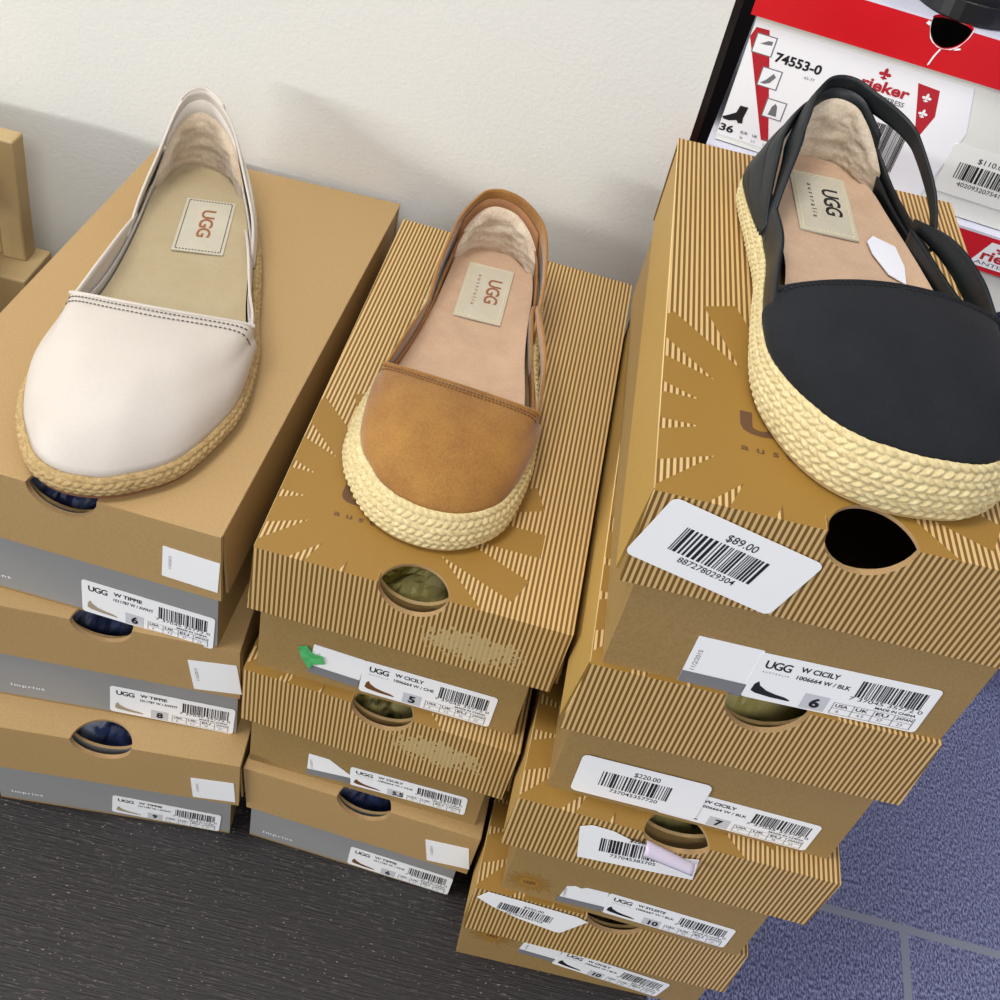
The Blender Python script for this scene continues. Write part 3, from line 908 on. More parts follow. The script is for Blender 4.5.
def make_shoe(S):
    NR = 400
    org = Vector(S['origin'])
    pts = [(x - org.x, y - org.y) for x, y in S['outline']]
    ring, per = catmull(pts, NR)
    nor = []
    for i in range(NR):
        t = (ring[(i + 1) % NR] - ring[i - 1]).normalized()
        nor.append(Vector((t.y, -t.x)))

    def ringf(f):
        f = f % NR
        i = int(f); q = f - i
        return ring[i].lerp(ring[(i + 1) % NR], q), nor[i].lerp(nor[(i + 1) % NR], q)
    tl = Vector((S['throat'][0][0] - org.x, S['throat'][0][1] - org.y))
    tr = Vector((S['throat'][1][0] - org.x, S['throat'][1][1] - org.y))
    iL = min(range(NR // 2), key=lambda i: (ring[i] - tl).length)
    iR = min(range(NR // 2, NR), key=lambda i: (ring[i] - tr).length)
    itoe = NR * S.get('toe', 0.5)

    def sidx(s):             # s in -1..1 : left throat, heel, right throat
        return (-s) * iL if s <= 0 else NR - s * (NR - iR)

    def toeness(i):          # 1 at the toe, 0 behind the throat
        if i < itoe:
            v = (i - iL * .75) / (itoe - iL * .75)
        else:
            iq = NR - (NR - iR) * .75
            v = (iq - i) / (iq - itoe)
        v = max(0, min(1, v))
        return v * v * (3 - 2 * v)

    def hb(i):
        return S['hb'][0] + (S['hb'][1] - S['hb'][0]) * toeness(i % NR)

    def ins(i):
        i = i % NR
        tn = toeness(i)
        k = S['inset'][0] + (S['inset'][1] - S['inset'][0]) * tn ** 1.5
        if S.get('extra_left') and i % NR < itoe:
            k += S['extra_left'] * math.sin(math.pi * max(0, min(1, (i - iL * .4) / (itoe - iL * .4)))) 
        if S.get('extra_right') and i > itoe:
            k += S['extra_right'] * math.sin(math.pi * max(0, min(1, (iR + (NR - iR) * .6 - i) / (iR + (NR - iR) * .6 - itoe))))
        return k
    root = empty('espadrille_shoe', (org.x, org.y, S['z']))
    tag(root, S['label'], 'shoe', 'display shoes on top of the box stacks')
    # sole
    mb = MB()
    mb.prism([ring[i] - nor[i] * .0012 for i in range(0, NR, 2)], 0.0, S.get('sole', .003))
    fix_normals(mb.build('sole', M[S['sole_mat']], root))
    # woven jute band
    NC = 1000
    nrow = S['braid'][0]
    sub = 7
    z0 = S.get('sole', .003) - .0005
    rows = []
    lam = S['braid'][1]
    for r in range(nrow * sub + 1):
        v = r / (nrow * sub)
        row = []
        for j in range(NC):
            fi = NR * j / NC
            p, n = ringf(fi)
            ww = (v * nrow) % 1.0
            k = min(int(v * nrow), nrow - 1)
            if v == 1: ww = 1.0
            d = 1 if k % 2 else -1
            u = per * j / NC
            cyc = round(per / lam)
            ph = 2 * math.pi * (cyc * j / NC + d * ww * .62)
            strand = abs(math.sin(ph / 2)) ** .6
            prof = math.sqrt(max(math.sin(math.pi * min(max(ww, 0.02), .98)), 0))
            disp = S['braid'][2] * (strand * prof - .5)
            disp += noise.noise(Vector((u * 160, v * 9, 2.0))) * .0003
            H_ = hb(fi) + noise.noise(Vector((u * 90, 0, 7))) * .0005
            off = -ins(fi) * v ** 1.5 + .0018 * math.sin(math.pi * v) + disp
            q = p + n * off
            row.append((q.x, q.y, z0 + (H_ - z0) * v))
        rows.append(row)
    # roll inwards at the top
    row = []
    for j in range(NC):
        fi = NR * j / NC
        p, n = ringf(fi)
        q = p - n * (ins(fi) + .0035)
        row.append((q.x, q.y, hb(fi) - .003))
    rows.append(row)
    mb = MB(); mb.grid(rows, 0, True)
    band = mb.build('jute_band', M[S['jute']], root, True)
    if S.get('heelpatch'):
        pass
    # footbed
    mb = MB()
    rows = []
    fz = S['fz']
    for k in range(9):
        row = []
        for i in range(0, NR, 4):
            p, n = ring[i], nor[i]
            edge = p - n * (S['fin'] + .0005)
            c = Vector((0, 0))
            c = S['axis_fn'](p.y, org)
            e = edge.lerp(c, k / 8 * .98)
            zz = fz - .0012 * math.sin(k / 8 * math.pi / 2) + .0022 * max(0, 1 - k / 2) ** 2
            row.append((e.x, e.y, zz))
        rows.append(row)
    mb.grid(rows, 0, True)
    mb.f.append([8 * (NR // 4) + j for j in range(NR // 4)]); mb.m.append(0)
    fb = mb.build('footbed', M[S['footbed']], root, True)
    # vamp
    NA, NB = 90, 26
    arch, dy = S['arch']
    tz = S['tz']

    def throat(a):
        fiL, fiR = iL, iR
        p, n = ringf(fiL); q, m = ringf(fiR)
        A = p - n * (ins(fiL) + .0008); B = q - m * (ins(fiR) + .0008)
        e = A.lerp(B, a)
        s_ = math.sin(math.pi * a)
        e = e + Vector((0, -dy * s_ ** .8))
        return Vector((e.x, e.y, tz + arch * s_ ** .7))

    def vamp(a, b, lift=0.0):
        fi = iL + (iR - iL) * a
        p, n = ringf(fi)
        b0 = p - n * (ins(fi) + .0003)
        zb = hb(fi) - .0012
        T = throat(a)
        f = .66 * (1 - (1 - b) ** 4.2) + .34 * b
        e = b0.lerp(Vector((T.x, T.y)), b) + n * .0022 * math.sin(math.pi * min(1, b * 3.2)) * (1 - b)
        # crown across the foot
        cr = S['crown'] * math.sin(math.pi * a) * math.sin(math.pi * b)
        z = zb + (T.z - zb) * f + cr
        z += noise.noise(Vector((e.x * 45, e.y * 45, 5))) * .0008 * min(1, b * 3) * (1 - b * .5)
        return Vector((e.x, e.y, z + lift))
    rows = [[vamp(i / NA, j / NB) for i in range(NA + 1)] for j in range(NB + 1)]
    mb = MB(); mb.grid(rows)
    vp = mb.build('vamp', [M[S['upper']]], root, True)
    sd = vp.modifiers.new('thickness', 'SOLIDIFY'); sd.thickness = 0.0016; sd.offset = 1 if S.get('flip') else -1
    # rim and stitching
    mb = MB(); mb.tube([throat(i / 60) + Vector((0, .0002, -.0003)) for i in range(61)], .0011, 8)
    mb.build('throat_binding', M[S['upper']], vp, True)
    mb = MB()
    for bb_ in S['stitch_rows']:
        nS = 44
        for k in range(nS):
            a0 = .03 + .94 * k / nS; a1 = a0 + .94 / nS * .6
            def bq(a):
                p, n = ringf(iL + (iR - iL) * a)
                return max(0.0, 1 - bb_ / max((throat(a).xy - p).length, .004))
            mb.tube([vamp(a0, bq(a0), .0004), vamp((a0 + a1) / 2, bq((a0 + a1) / 2), .0007), vamp(a1, bq(a1), .0004)], .0003, 5)
    mb.build('stitching', M[S['thread']], vp, True)

    # side pieces -------------------------------------------------
    lean = S.get('lean', .10)

    def wallpt(s, h, off):
        fi = sidx(s)
        p, n = ringf(fi)
        hb_ = hb(fi)
        ln = pw(S['lean_t'], s if S['lean_t'][0][0] < 0 else abs(s))
        q = p - n * (ins(fi) + .0008 + ln * max(h - hb_, 0) - off)
        return Vector((q.x, q.y, h))

    def strip(name, s0, s1, lo, hi, mat, off=0.0, th=.0013, parent=root, nT=90, nH=6, wob=0.0, edge=True):
        rows = []
        nT_ = max(12, int(nT * abs(s1 - s0)))
        for k in range(nT_ + 1):
            s = s0 + (s1 - s0) * k / nT_
            l, h = lo(s), hi(s)
            if h < l + .0004: h = l + .0004
            o = off(s) if callable(off) else off
            prof = []
            for j in range(nH + 1):
                v = j / nH
                bul = .0006 * math.sin(math.pi * v)
                prof.append(wallpt(s, l + (h - l) * v, o + bul + wob * math.sin(v * 9 + s * 14)))
            inn = []
            for j in range(nH, -1, -1):
                v = j / nH
                inn.append(wallpt(s, l + (h - l) * v, o - th + wob * math.sin(v * 9 + s * 14)))
            rows.append(prof + inn)
        mb = MB(); mb.grid(rows, 0, True)
        n_ = 2 * (nH + 1)
        mb.f.append(list(range(n_))); mb.m.append(0)
        mb.f.append([nT_ * n_ + j for j in range(n_ - 1, -1, -1)]); mb.m.append(0)
        o_ = fix_normals(mb.build(name, M[mat], parent, True))
        return o_

    for spec in S['strips']:
        nm, s0, s1, lo, hi, mt = spec[:6]
        off = spec[6] if len(spec) > 6 else 0.0
        th = spec[7] if len(spec) > 7 else .0013
        lf = (lambda t: (lambda s: pw(t, s)))(lo) if isinstance(lo, list) else (lambda v: (lambda s: v))(lo)
        hf = (lambda t: (lambda s: pw(t, s)))(hi) if isinstance(hi, list) else (lambda v: (lambda s: v))(hi)
        of = (lambda t: (lambda s: pw(t, s)))(off) if isinstance(off, list) else off
        strip(nm, s0, s1, lf, hf, mt, of, th)
    # shearling heel lining
    rows = []
    s0, s1 = S['fleece'][0], S['fleece'][1]
    for k in range(61):
        s = s0 + (s1 - s0) * k / 60
        hi = pw(S['fleece'][2], s)
        row = []
        for j in range(29):
            v = j / 28
            h = S['fz'] - .002 + (hi - S['fz'] + .002) * v
            ed = min(1, v * 6, (1 - v) * 6 + .0, min(k, 60 - k) / 5)
            d = -.0016 - .0042 * math.sqrt(max(ed, 0)) - noise.noise(Vector((s * 9, h * 210, 1))) * .0016 * ed - abs(noise.noise(Vector((s * 30, h * 500, 4)))) * .0014 * ed
            row.append(wallpt(s, h, d))
        rows.append(row)
    mb = MB(); mb.grid(rows)
    fl = mb.build('shearling_lining', M[S.get('fleece_mat', 'fleece')], root, True)
    # logo patch
    (cx, cy), pwid, plen, prot = S['patch']
    f = Flat()
    f.sheet(pwid, plen, .0006, t=.0008)
    if S['aus']:
        f.text('UGG', -plen * 0 + pwid * .02, plen * .26, plen * .44, pwid * .30, 1, rot=R(-90), bold=.02, spacing=.86)
        f.text('a u s t r a l i a', -pwid * .22, plen * .30, plen * .56, pwid * .085, 1, rot=R(-90), bold=.01, spacing=1.1)
    else:
        f.text('UGG', -pwid * .12, plen * .30, plen * .52, pwid * .28, 1, rot=R(-90), bold=.02, spacing=.86)
    # stitches round the border
    def dash(x0, y0, x1, y1, n):
        for k in range(n):
            a, b = (k + .2) / n, (k + .75) / n
            f.tube([(x0 + (x1 - x0) * a, y0 + (y1 - y0) * a, .0002), (x0 + (x1 - x0) * b, y0 + (y1 - y0) * b, .0002)], .00028, 5, 2)
    wx, wy = pwid / 2 - .0018, plen / 2 - .0018
    dash(-wx, -wy, wx, -wy, 14); dash(-wx, wy, wx, wy, 14); dash(-wx, -wy, -wx, wy, 26); dash(wx, -wy, wx, wy, 26)
    f.build('logo_patch', [M['patch'], M[S['logo']], M[S['patch_thread']]], fb,
            mat=Matrix.Translation((cx - org.x, cy - org.y, S['fz'] + .0002)) @ Matrix.Rotation(prot, 4, 'Z'))
    return root, fb, wallpt, ringf, sidx


def axis(pts):
    # centre line of the footbed as a function of y
    def fn(y, org):
        t = [(a - org.y, b - org.x) for a, b in pts]
        t.sort()
        yy = max(t[0][0], min(t[-1][0], y))
        x = t[0][1]
        for (a, va), (b, vb) in zip(t, t[1:]):
            if a <= yy <= b:
                x = va + (vb - va) * (yy - a) / (b - a)
        return Vector((x, yy))
    return fn


ZA, ZB, ZC = 0.27465, 0.27878, 0.41075
WHITE = [(-.142, .272), (-.155, .266), (-.1625, .250), (-.1605, .220), (-.155, .190), (-.150, .155), (-.148, .125), (-.150, .09), (-.150, .06),
         (-.1422, .0370), (-.1313, .0200), (-.1214, .0095), (-.1072, .0045), (-.0902, .0065), (-.0766, .014), (-.0614, .0288), (-.0522, .0545), (-.0491, .0798),
         (-.055, .1181), (-.0633, .1414), (-.0735, .175), (-.083, .2036), (-.0965, .236), (-.1085, .259), (-.125, .270)]
make_shoe(dict(
    origin=(-.108, .135), z=ZA + .0003, outline=WHITE, throat=((-.149, .104), (-.054, .112)), toe=.5,
    label='cream leather espadrille with a thin braided jute edge, on the left stack',
    hb=(.0115, .0125), inset=(.0012, .0022), braid=(4, .0044, .0009), jute='jute_dark', sole_mat='sole_brown', sole=.0035,
    fz=.0135, fin=.0055, axis_fn=axis([(.02, -.095), (.1, -.102), (.18, -.118), (.26, -.137)]), footbed='footbed_sand',
    arch=(.0085, .010), tz=.031, crown=.006, upper='cream_leather', stitch_rows=(.0035, .0075), thread='thread_dark',
    lean_t=[(0, -.02), (.12, .16), (.3, .22), (.6, .10), (1, .02)],
    strips=[
        ('side_lining', -.98, .98, .010, [(-1, .022), (-.6, .019), (-.35, .022), (-.2, .03), (0, .04), (.2, .03), (.35, .022), (.6, .019), (1, .022)], 'cream_lining', -.0018, .001),
        ('front_quarter', -1.0, -.50, [(-1.0, .010), (-.7, .012), (-.5, .016)], [(-1.0, .029), (-.85, .033), (-.68, .030), (-.5, .021)], 'cream_leather', 0.0),
        ('front_quarter', .50, 1.0, [(.5, .016), (.7, .012), (1.0, .010)], [(.5, .022), (.68, .030), (.85, .031), (1.0, .031)], 'cream_leather', [(.5, -.004), (.7, -.002), (1, 0)]),
        ('collar_strap', -.62, .62, [(-.62, .016), (-.5, .017), (-.3, .027), (-.17, .044), (0, .050), (.17, .044), (.3, .027), (.5, .017), (.62, .016)],
         [(-.62, .021), (-.5, .026), (-.3, .038), (-.17, .055), (-.08, .0620), (0, .0635), (.08, .0620), (.17, .055), (.3, .040), (.5, .027), (.62, .021)], 'cream_leather', [(-.62, -.001), (-.45, .001), (0, .0008), (.45, .001), (.62, -.001)]),
        ('lower_strap', -.62, -.14, .012, [(-.62, .018), (-.45, .022), (-.3, .030), (-.14, .040)], 'cream_leather', [(-.62, -.0005), (-.3, .0022), (-.14, .0005)]),
        ('lower_strap', .14, .62, .012, [(.14, .042), (.3, .031), (.45, .023), (.62, .018)], 'cream_leather', [(.14, .0005), (.3, .0028), (.62, -.0005)]),
        ('heel_counter', -.22, .22, .010, [(-.22, .044), (-.1, .055), (0, .058), (.1, .055), (.22, .044)], 'cream_leather', -.0004, .0013),
        ('heel_tab', -.10, .10, .050, [(-.10, .0625), (0, .0655), (.10, .0625)], 'cream_leather', .0016, .0012)],
    fleece=(-.30, .30, [(-.30, .024), (-.15, .044), (0, .050), (.15, .044), (.30, .024)]), fleece_mat='fleece_grey',
    patch=((-.1168, .2070), .0285, .0530, R(11.5)), aus=False, logo='logo_brown', patch_thread='thread_dark'))

BROWN = [(.046, .252), (.031, .247), (.0225, .232), (.0205, .205), (.0185, .17), (.0135, .135), (.0068, .10), (.0060, .0705), (.0098, .0540), (.0165, .0425),
         (.0270, .0300), (.0421, .0222), (.0594, .0205), (.0737, .0248), (.0856, .0348), (.0921, .0483), (.0957, .0708), (.0960, .09), (.0930, .12), (.0885, .15),
         (.0860, .18), (.0845, .21), (.0790, .236), (.0640, .250)]
make_shoe(dict(
    origin=(.052, .135), z=ZB + .0003, outline=BROWN, throat=((.012, .104), (.0955, .096)), toe=.5,
    label='tan suede espadrille with a thick pale jute sole, on the centre stack',
    hb=(.0150, .0200), inset=(.0025, .0065), extra_left=.0020, extra_right=-.0028, braid=(6, .0040, .0013), jute='jute_pale', sole_mat='sole_tan', sole=.0025,
    fz=.0155, fin=.0065, axis_fn=axis([(.04, .052), (.1, .052), (.18, .053), (.24, .054)]), footbed='footbed_pink',
    arch=(.0070, .006), tz=.030, crown=.004, upper='tan_suede', stitch_rows=(.0028, .0050), thread='thread_tan',
    lean_t=[(0, .05), (.15, .12), (.3, .06), (.6, .0), (1, .02)],
    strips=[
        ('side_lining', -.98, .98, .012, [(-1, .022), (-.6, .022), (-.35, .026), (-.2, .032), (0, .04), (.2, .032), (.35, .026), (.6, .020), (1, .020)], 'tan_lining', -.0018, .001),
        ('front_quarter', -1.0, -.55, [(-1.0, .013), (-.55, .016)], [(-1.0, .028), (-.8, .031), (-.55, .024)], 'tan_suede', 0.0),
        ('front_quarter', .52, 1.0, [(.52, .026), (.75, .026), (.9, .024), (1.0, .024)], [(.52, .030), (.65, .035), (.8, .036), (.92, .032), (1.0, .029)], 'tan_suede', [(.52, -.001), (.75, .002), (1, 0)]),
        ('front_quarter', .50, 1.0, .013, [(.50, .026), (.62, .023), (.8, .018), (1.0, .021)], 'tan_suede', [(.5, -.003), (1, 0)]),
        ('collar_strap', -.66, .60, [(-.66, .018), (-.5, .024), (-.3, .030), (-.17, .040), (0, .046), (.17, .040), (.3, .032), (.5, .022), (.60, .018)],
         [(-.66, .022), (-.5, .033), (-.3, .043), (-.17, .051), (-.08, .0560), (0, .0570), (.08, .0560), (.17, .053), (.3, .046), (.45, .036), (.60, .026)], 'tan_suede', [(-.66, -.001), (-.45, .0012), (0, .0008), (.4, .0015), (.60, -.001)]),
        ('lower_strap', -.66, -.14, .014, [(-.66, .018), (-.45, .027), (-.3, .033), (-.14, .040)], 'tan_suede', [(-.66, -.0005), (-.3, .0018), (-.14, .0005)]),
        ('lower_strap', .14, .60, .014, [(.14, .040), (.3, .033), (.45, .025), (.60, .020)], 'tan_suede', [(.14, .0005), (.3, .0022), (.60, -.0005)]),
        ('heel_counter', -.22, .22, .012, [(-.22, .042), (-.1, .049), (0, .051), (.1, .049), (.22, .042)], 'tan_lining', -.0004, .0013)],
    fleece=(-.25, .27, [(-.25, .026), (-.12, .040), (0, .046), (.12, .042), (.27, .026)]),
    patch=((.0508, .2010), .0270, .0530, R(0)), aus=True, logo='logo_brown', patch_thread='thread_cream'))

BLACK = [(.196, .198), (.181, .195), (.168, .184), (.1615, .165), (.1615, .150), (.165, .12), (.168, .09), (.1665, .067), (.1650, .04), (.1655, .0219), (.1701, .0065),
         (.1806, -.0105), (.1945, -.0212), (.2138, -.0250), (.2338, -.0222), (.2448, -.0170), (.2552, -.0060), (.2610, .012), (.2620, .035), (.2570, .06), (.2490, .09),
         (.2420, .12), (.2340, .15), (.2260, .178), (.2120, .194)]
bs, bfb, bwp, brf, bsi = make_shoe(dict(
    origin=(.212, .08), z=ZC + .0003, outline=BLACK, throat=((.1660, .045), (.2570, .060)), toe=.49,
    label='black suede espadrille with criss-cross side straps, on the right stack',
    hb=(.0165, .0255), inset=(.0012, .0050), extra_left=-.0022, braid=(8, .0040, .0013), jute='jute_pale', sole_mat='sole_tan', sole=.0025,
    fz=.0170, fin=.0070, axis_fn=axis([(0, .213), (.05, .212), (.12, .206), (.18, .200)]), footbed='footbed_pink',
    arch=(.0075, -.004), tz=.034, crown=.005, upper='black_suede', stitch_rows=(.0022,), thread='thread_black',
    lean_t=[(-1, .02), (-.65, .12), (-.35, .42), (-.14, .25), (0, .03), (.12, .18), (.3, .20), (.6, .05), (1, .02)],
    strips=[
        ('side_lining', -.98, .98, .013, [(-1, .022), (-.6, .022), (-.35, .024), (-.2, .028), (0, .034), (.2, .028), (.35, .023), (.6, .021), (1, .021)], 'black_leather', -.0018, .001),
        ('front_quarter', -1.0, -.50, [(-1.0, .014), (-.5, .016)], [(-1.0, .029), (-.8, .032), (-.6, .029), (-.50, .026)], 'black_leather', 0.0),
        ('front_quarter', .52, 1.0, [(.52, .026), (.75, .025), (1.0, .022)], [(.52, .030), (.65, .036), (.85, .038), (1.0, .034)], 'black_leather', [(.52, -.002), (.75, .003), (1, 0)]),
        ('front_quarter', .54, 1.0, .014, [(.54, .027), (.75, .026), (1.0, .027)], 'black_leather', [(.54, -.004), (1, -.001)]),
        ('collar_strap', -.66, .62, [(-.66, .017), (-.5, .028), (-.3, .038), (-.17, .046), (0, .050), (.17, .048), (.3, .043), (.45, .034), (.62, .024)],
         [(-.66, .022), (-.5, .038), (-.3, .050), (-.17, .057), (-.08, .0600), (0, .0610), (.08, .0600), (.17, .058), (.3, .052), (.45, .042), (.62, .030)], 'black_leather', [(-.66, 0), (-.4, -.001), (-.2, 0), (0, .0010), (.15, .004), (.3, .0100), (.45, .0085), (.62, .0005)]),
        ('middle_strap', -.62, -.12, [(-.62, .016), (-.4, .026), (-.12, .040)], [(-.62, .022), (-.45, .034), (-.3, .042), (-.12, .050)], 'black_leather', [(-.62, .001), (-.35, .0035), (-.12, .0012)]),
        ('middle_strap', -.60, -.10, [(-.60, .014), (-.4, .018), (-.10, .030)], [(-.60, .020), (-.4, .029), (-.25, .036), (-.10, .042)], 'black_leather', [(-.60, .001), (-.35, .004), (-.10, .0012)]),
        ('lower_strap', -.62, -.10, .014, [(-.62, .018), (-.4, .021), (-.25, .026), (-.10, .034)], 'black_leather', [(-.62, .0005), (-.35, .0035), (-.1, .001)]),
        ('lower_strap', .10, .62, [(.10, .014), (.3, .014), (.62, .018)], [(.10, .046), (.2, .036), (.3, .029), (.45, .026), (.62, .025)], 'black_leather', [(.10, .0005), (.3, .0005), (.62, -.001)]),
        ('heel_counter', -.20, .20, .014, [(-.20, .044), (-.1, .053), (0, .055), (.1, .053), (.20, .044)], 'black_leather', -.0004, .0013)],
    fleece=(-.28, .26, [(-.28, .030), (-.12, .044), (0, .050), (.12, .046), (.26, .028)]),
    patch=((.1965, .1510), .0270, .0530, R(3)), aus=True, logo='logo_black', patch_thread='thread_cream'))
# shiny sticker left on the footbed of the black shoe
f = Flat()
pts = [(-.0045, .013), (.004, .009), (.0060, -.004), (.0052, -.016), (-.001, -.012), (-.0060, 0.0), (-.0072, .008)]
f.sheet(1, 1, pts=pts, t=.0004)
f.build('sticker_remnant', [M['tape_white']], bfb, mat=Matrix.Translation((.2232 - .212, .1170 - .08, .0176)) @ Matrix.Scale(1.15, 4))


# ---------------------------------------------------------------- red and white boot boxes behind
M['boot_rubber'] = simple('black_rubber', '#121214', 0.35)
M['boot_leather'] = simple('black_boot_leather', '#17171a', 0.4)
M['navy_ink'] = simple('navy_ink', '#23263a', 0.4)
M['sticker_cream'] = simple('clear_price_sticker', '#e9e9e4', 0.25)
RYAW = R(-9)
RO = Vector((0.156, 0.29, 0))
RM = Matrix.Translation(RO) @ Matrix.Rotation(RYAW, 4, 'Z')


def fleur(f, cx, cy, s, mi, z=.0002):
    for dx, dy, rx, ry in ((0, .45, .26, .5), (-.48, .05, .36, .26), (.48, .05, .36, .26), (0, -.35, .16, .45), (-.25, -.5, .2, .12), (.25, -.5, .2, .12)):
        f.poly([(cx + s * (dx + rx * math.cos(t * math.pi / 8)), cy + s * (dy + ry * math.sin(t * math.pi / 8))) for t in range(16)], z, mi)


def boot_box(z0, h, ldh, dyo, wid, dep, label, group, hole=None):
    root = empty('shoe_box', (RM @ Vector((0, dyo, z0))), RYAW)
    tag(root, label, 'shoe box', group)
    e = .0035
    t = .0015
    # lid
    mb = MB()
    zl, zt = h - ldh, h
    mb.box((0, 0, zt - t), (wid, dep, zt), 1)
    for a, b in (((0, 0), (wid, t)), ((0, dep - t), (wid, dep)), ((0, t), (t, dep - t)), ((wid - t, t), (wid, dep - t))):
        mb.box((a[0], a[1], zl), (b[0], b[1], zt - t), 0)
    lid = fix_normals(mb.build('lid', [M['red'], M['rtop'], M['kraft_in']], root))
    # body
    mb = MB()
    x0, x1, y0, y1 = e, wid - e, e, dep - e
    mb.box((x0, y0, 0), (x1, y1, t), 0)
    for a, b in (((x0, y0), (x1, y0 + t)), ((x0, y1 - t), (x1, y1)), ((x0, y0 + t), (x0 + t, y1 - t)), ((x1 - t, y0 + t), (x1, y1 - t))):
        mb.box((a[0], a[1], t), (b[0], b[1], h - t * 2), 0)
    body = fix_normals(mb.build('tray', [M['rcard']], root))
    if hole:
        cut = ellipsoid((hole[0], 0, h), hole[1:], root, M['rcard'])
        carve(lid, [cut])
        cut = ellipsoid((hole[0], .003, h), (hole[1] + .003, hole[2], hole[3] + .002), root, M['rcard'])
        carve(body, [cut])
    return root, lid, body


def front(x, z, y=0.0):
    """matrix of a sheet on the front face, origin at (x, z) of the box frame"""
    return Matrix(((1, 0, 0, x), (0, 0, -1, y), (0, 1, 0, z), (0, 0, 0, 1)))


G = 'red and white boot boxes behind the stacks'
for k in range(3):
    boot_box(.0911 * k, .0905, .026, 0.001, .33, .24,
             ('red and white boot box on the floor, mostly hidden behind the right stack', 'hidden red and white boot box, second from the floor behind the right stack',
              'hidden red and white boot box, third from the floor behind the right stack')[k], G)
r2, l2, b2 = boot_box(.2735, .1025, .0235, -.004, .33, .25, 'red-lidded white boot box with a logo plate on its lid, under the $110.00 one', G)
r1, l1, b1 = boot_box(.3768, .1037, .0262, 0.0, .33, .25, 'top red-lidded white boot box marked 74553 with a torn thumb hole', G, hole=(.1000, .0108, .010, .0140))

# printed end label on the upper boot box
bz = .3768
W0 = .0035
f = Flat()
P = lambda u, z: (u, z - bz)
f.sheet(1, 1, pts=[P(.0042, .3805), P(.1240, .3805), P(.1320, .4250), P(.1250, .4500), P(.0042, .4500)], t=.0003)
f.poly([P(.0052, .4475), P(.0125, .4478), P(.0145, .4420), P(.0335, .3850), P(.0290, .3850), P(.0035, .4415)], .0001, 3)
for cx, cz in ((.0125, .4392), (.0215, .4218), (.0300, .4050)):
    q = .0052
    f.poly([P(cx - q - .0006, cz - q - .0006), P(cx + q + .0006, cz - q - .0006), P(cx + q + .0006, cz + q + .0006), P(cx - q - .0006, cz + q + .0006)], .0002, 2)
    f.poly([P(cx - q, cz - q), P(cx + q, cz - q), P(cx + q, cz + q), P(cx - q, cz + q)], .0003, 0)
f.poly([P(.0100 + a * .0065, .4395 + b * .0028) for a, b in ((0, 0), (.3, .4), (.6, .9), (1, 1), (1.0, .2), (.5, 0))], .0004, 2)
f.poly([P(.0172 + a * .0075, .4180 + b * .0072) for a, b in ((0, 0), (.35, .35), (.75, 1), (1, .75), (.7, .2), (.35, 0))], .0004, 2)
f.poly([P(.0275 + a * .0048, .4012 + b * .0075) for a, b in ((0, 0), (.15, .7), (.45, 1), (.75, .8), (1, 0))], .0004, 2)
f.poly([P(.0035 + a * .0125, .3905 + b * .0110) for a, b in ((0, .12), (.25, .3), (.55, .55), (.62, .98), (1, 1), (.93, .35), (.98, .05), (.78, 0), (.68, .14), (.35, 0), (.08, 0))], .0002, 1)
f.text('36', .0040, .3832 - bz, .0082, .0048, 1, .0002, bold=.03)
for i, (a, b) in enumerate((('EUR', '36'), ('UK', '3.5'), ('US', '5.5'), ('CM', '23'))):
    f.text(a, .0165 + i * .0070, .3850 - bz, None, .0017, 2, .0002, bold=.02)
    f.text(b, .0168 + i * .0070, .3817 - bz, None, .0015, 2, .0002)
f.text('74553-0', .0205, .4318 - bz, .0262, .0058, 1, .0002, bold=.03)
f.text('43-77', .0390, .4275 - bz, .0060, .0016, 2, .0002)
f.text('rieker', .0690, .4330 - bz, .0265, .0066, 3, .0002, bold=.03)
f.text('ANTISTRESS', .0745, .4285 - bz, .0205, .0028, 2, .0002, bold=.01)
fleur(f, .0790, .4432 - bz, .0040, 3)
f.poly([P(.0970, .4442), P(.1092, .4435), P(.1128, .4290), P(.1085, .4120)], .0001, 3)
fleur(f, .1045, .4375 - bz, .0030, 0, .0003); fleur(f, .1062, .4285 - bz, .0030, 0, .0003)
f.bars(.0850, .3900 - bz, .1040, .4165 - bz, 9, 1, .0002)
f.build('printed_end_label', [M['rlabel'], M['ink'], M['ink_grey'], M['ribbon']], b1, mat=front(0, 0, .0035 - .0004))
f = Flat()
f.sheet(.052, .030, .002, t=.0002)
f.text('$110.00', -.010, .0070, .0160, .0036, 1, .0002)
f.bars(-.0185, -.0045, .0190, .0055, 31, 1, .0002)
f.text('4020932075412', -.0150, -.0085, .0270, .0026, 1, .0002)
f.build('price_sticker', [M['sticker_cream'] if 'sticker_cream' in M else M['rcard'], M['ink']], b1, mat=front(.1545, .4035 - bz, .0035 - .0006))
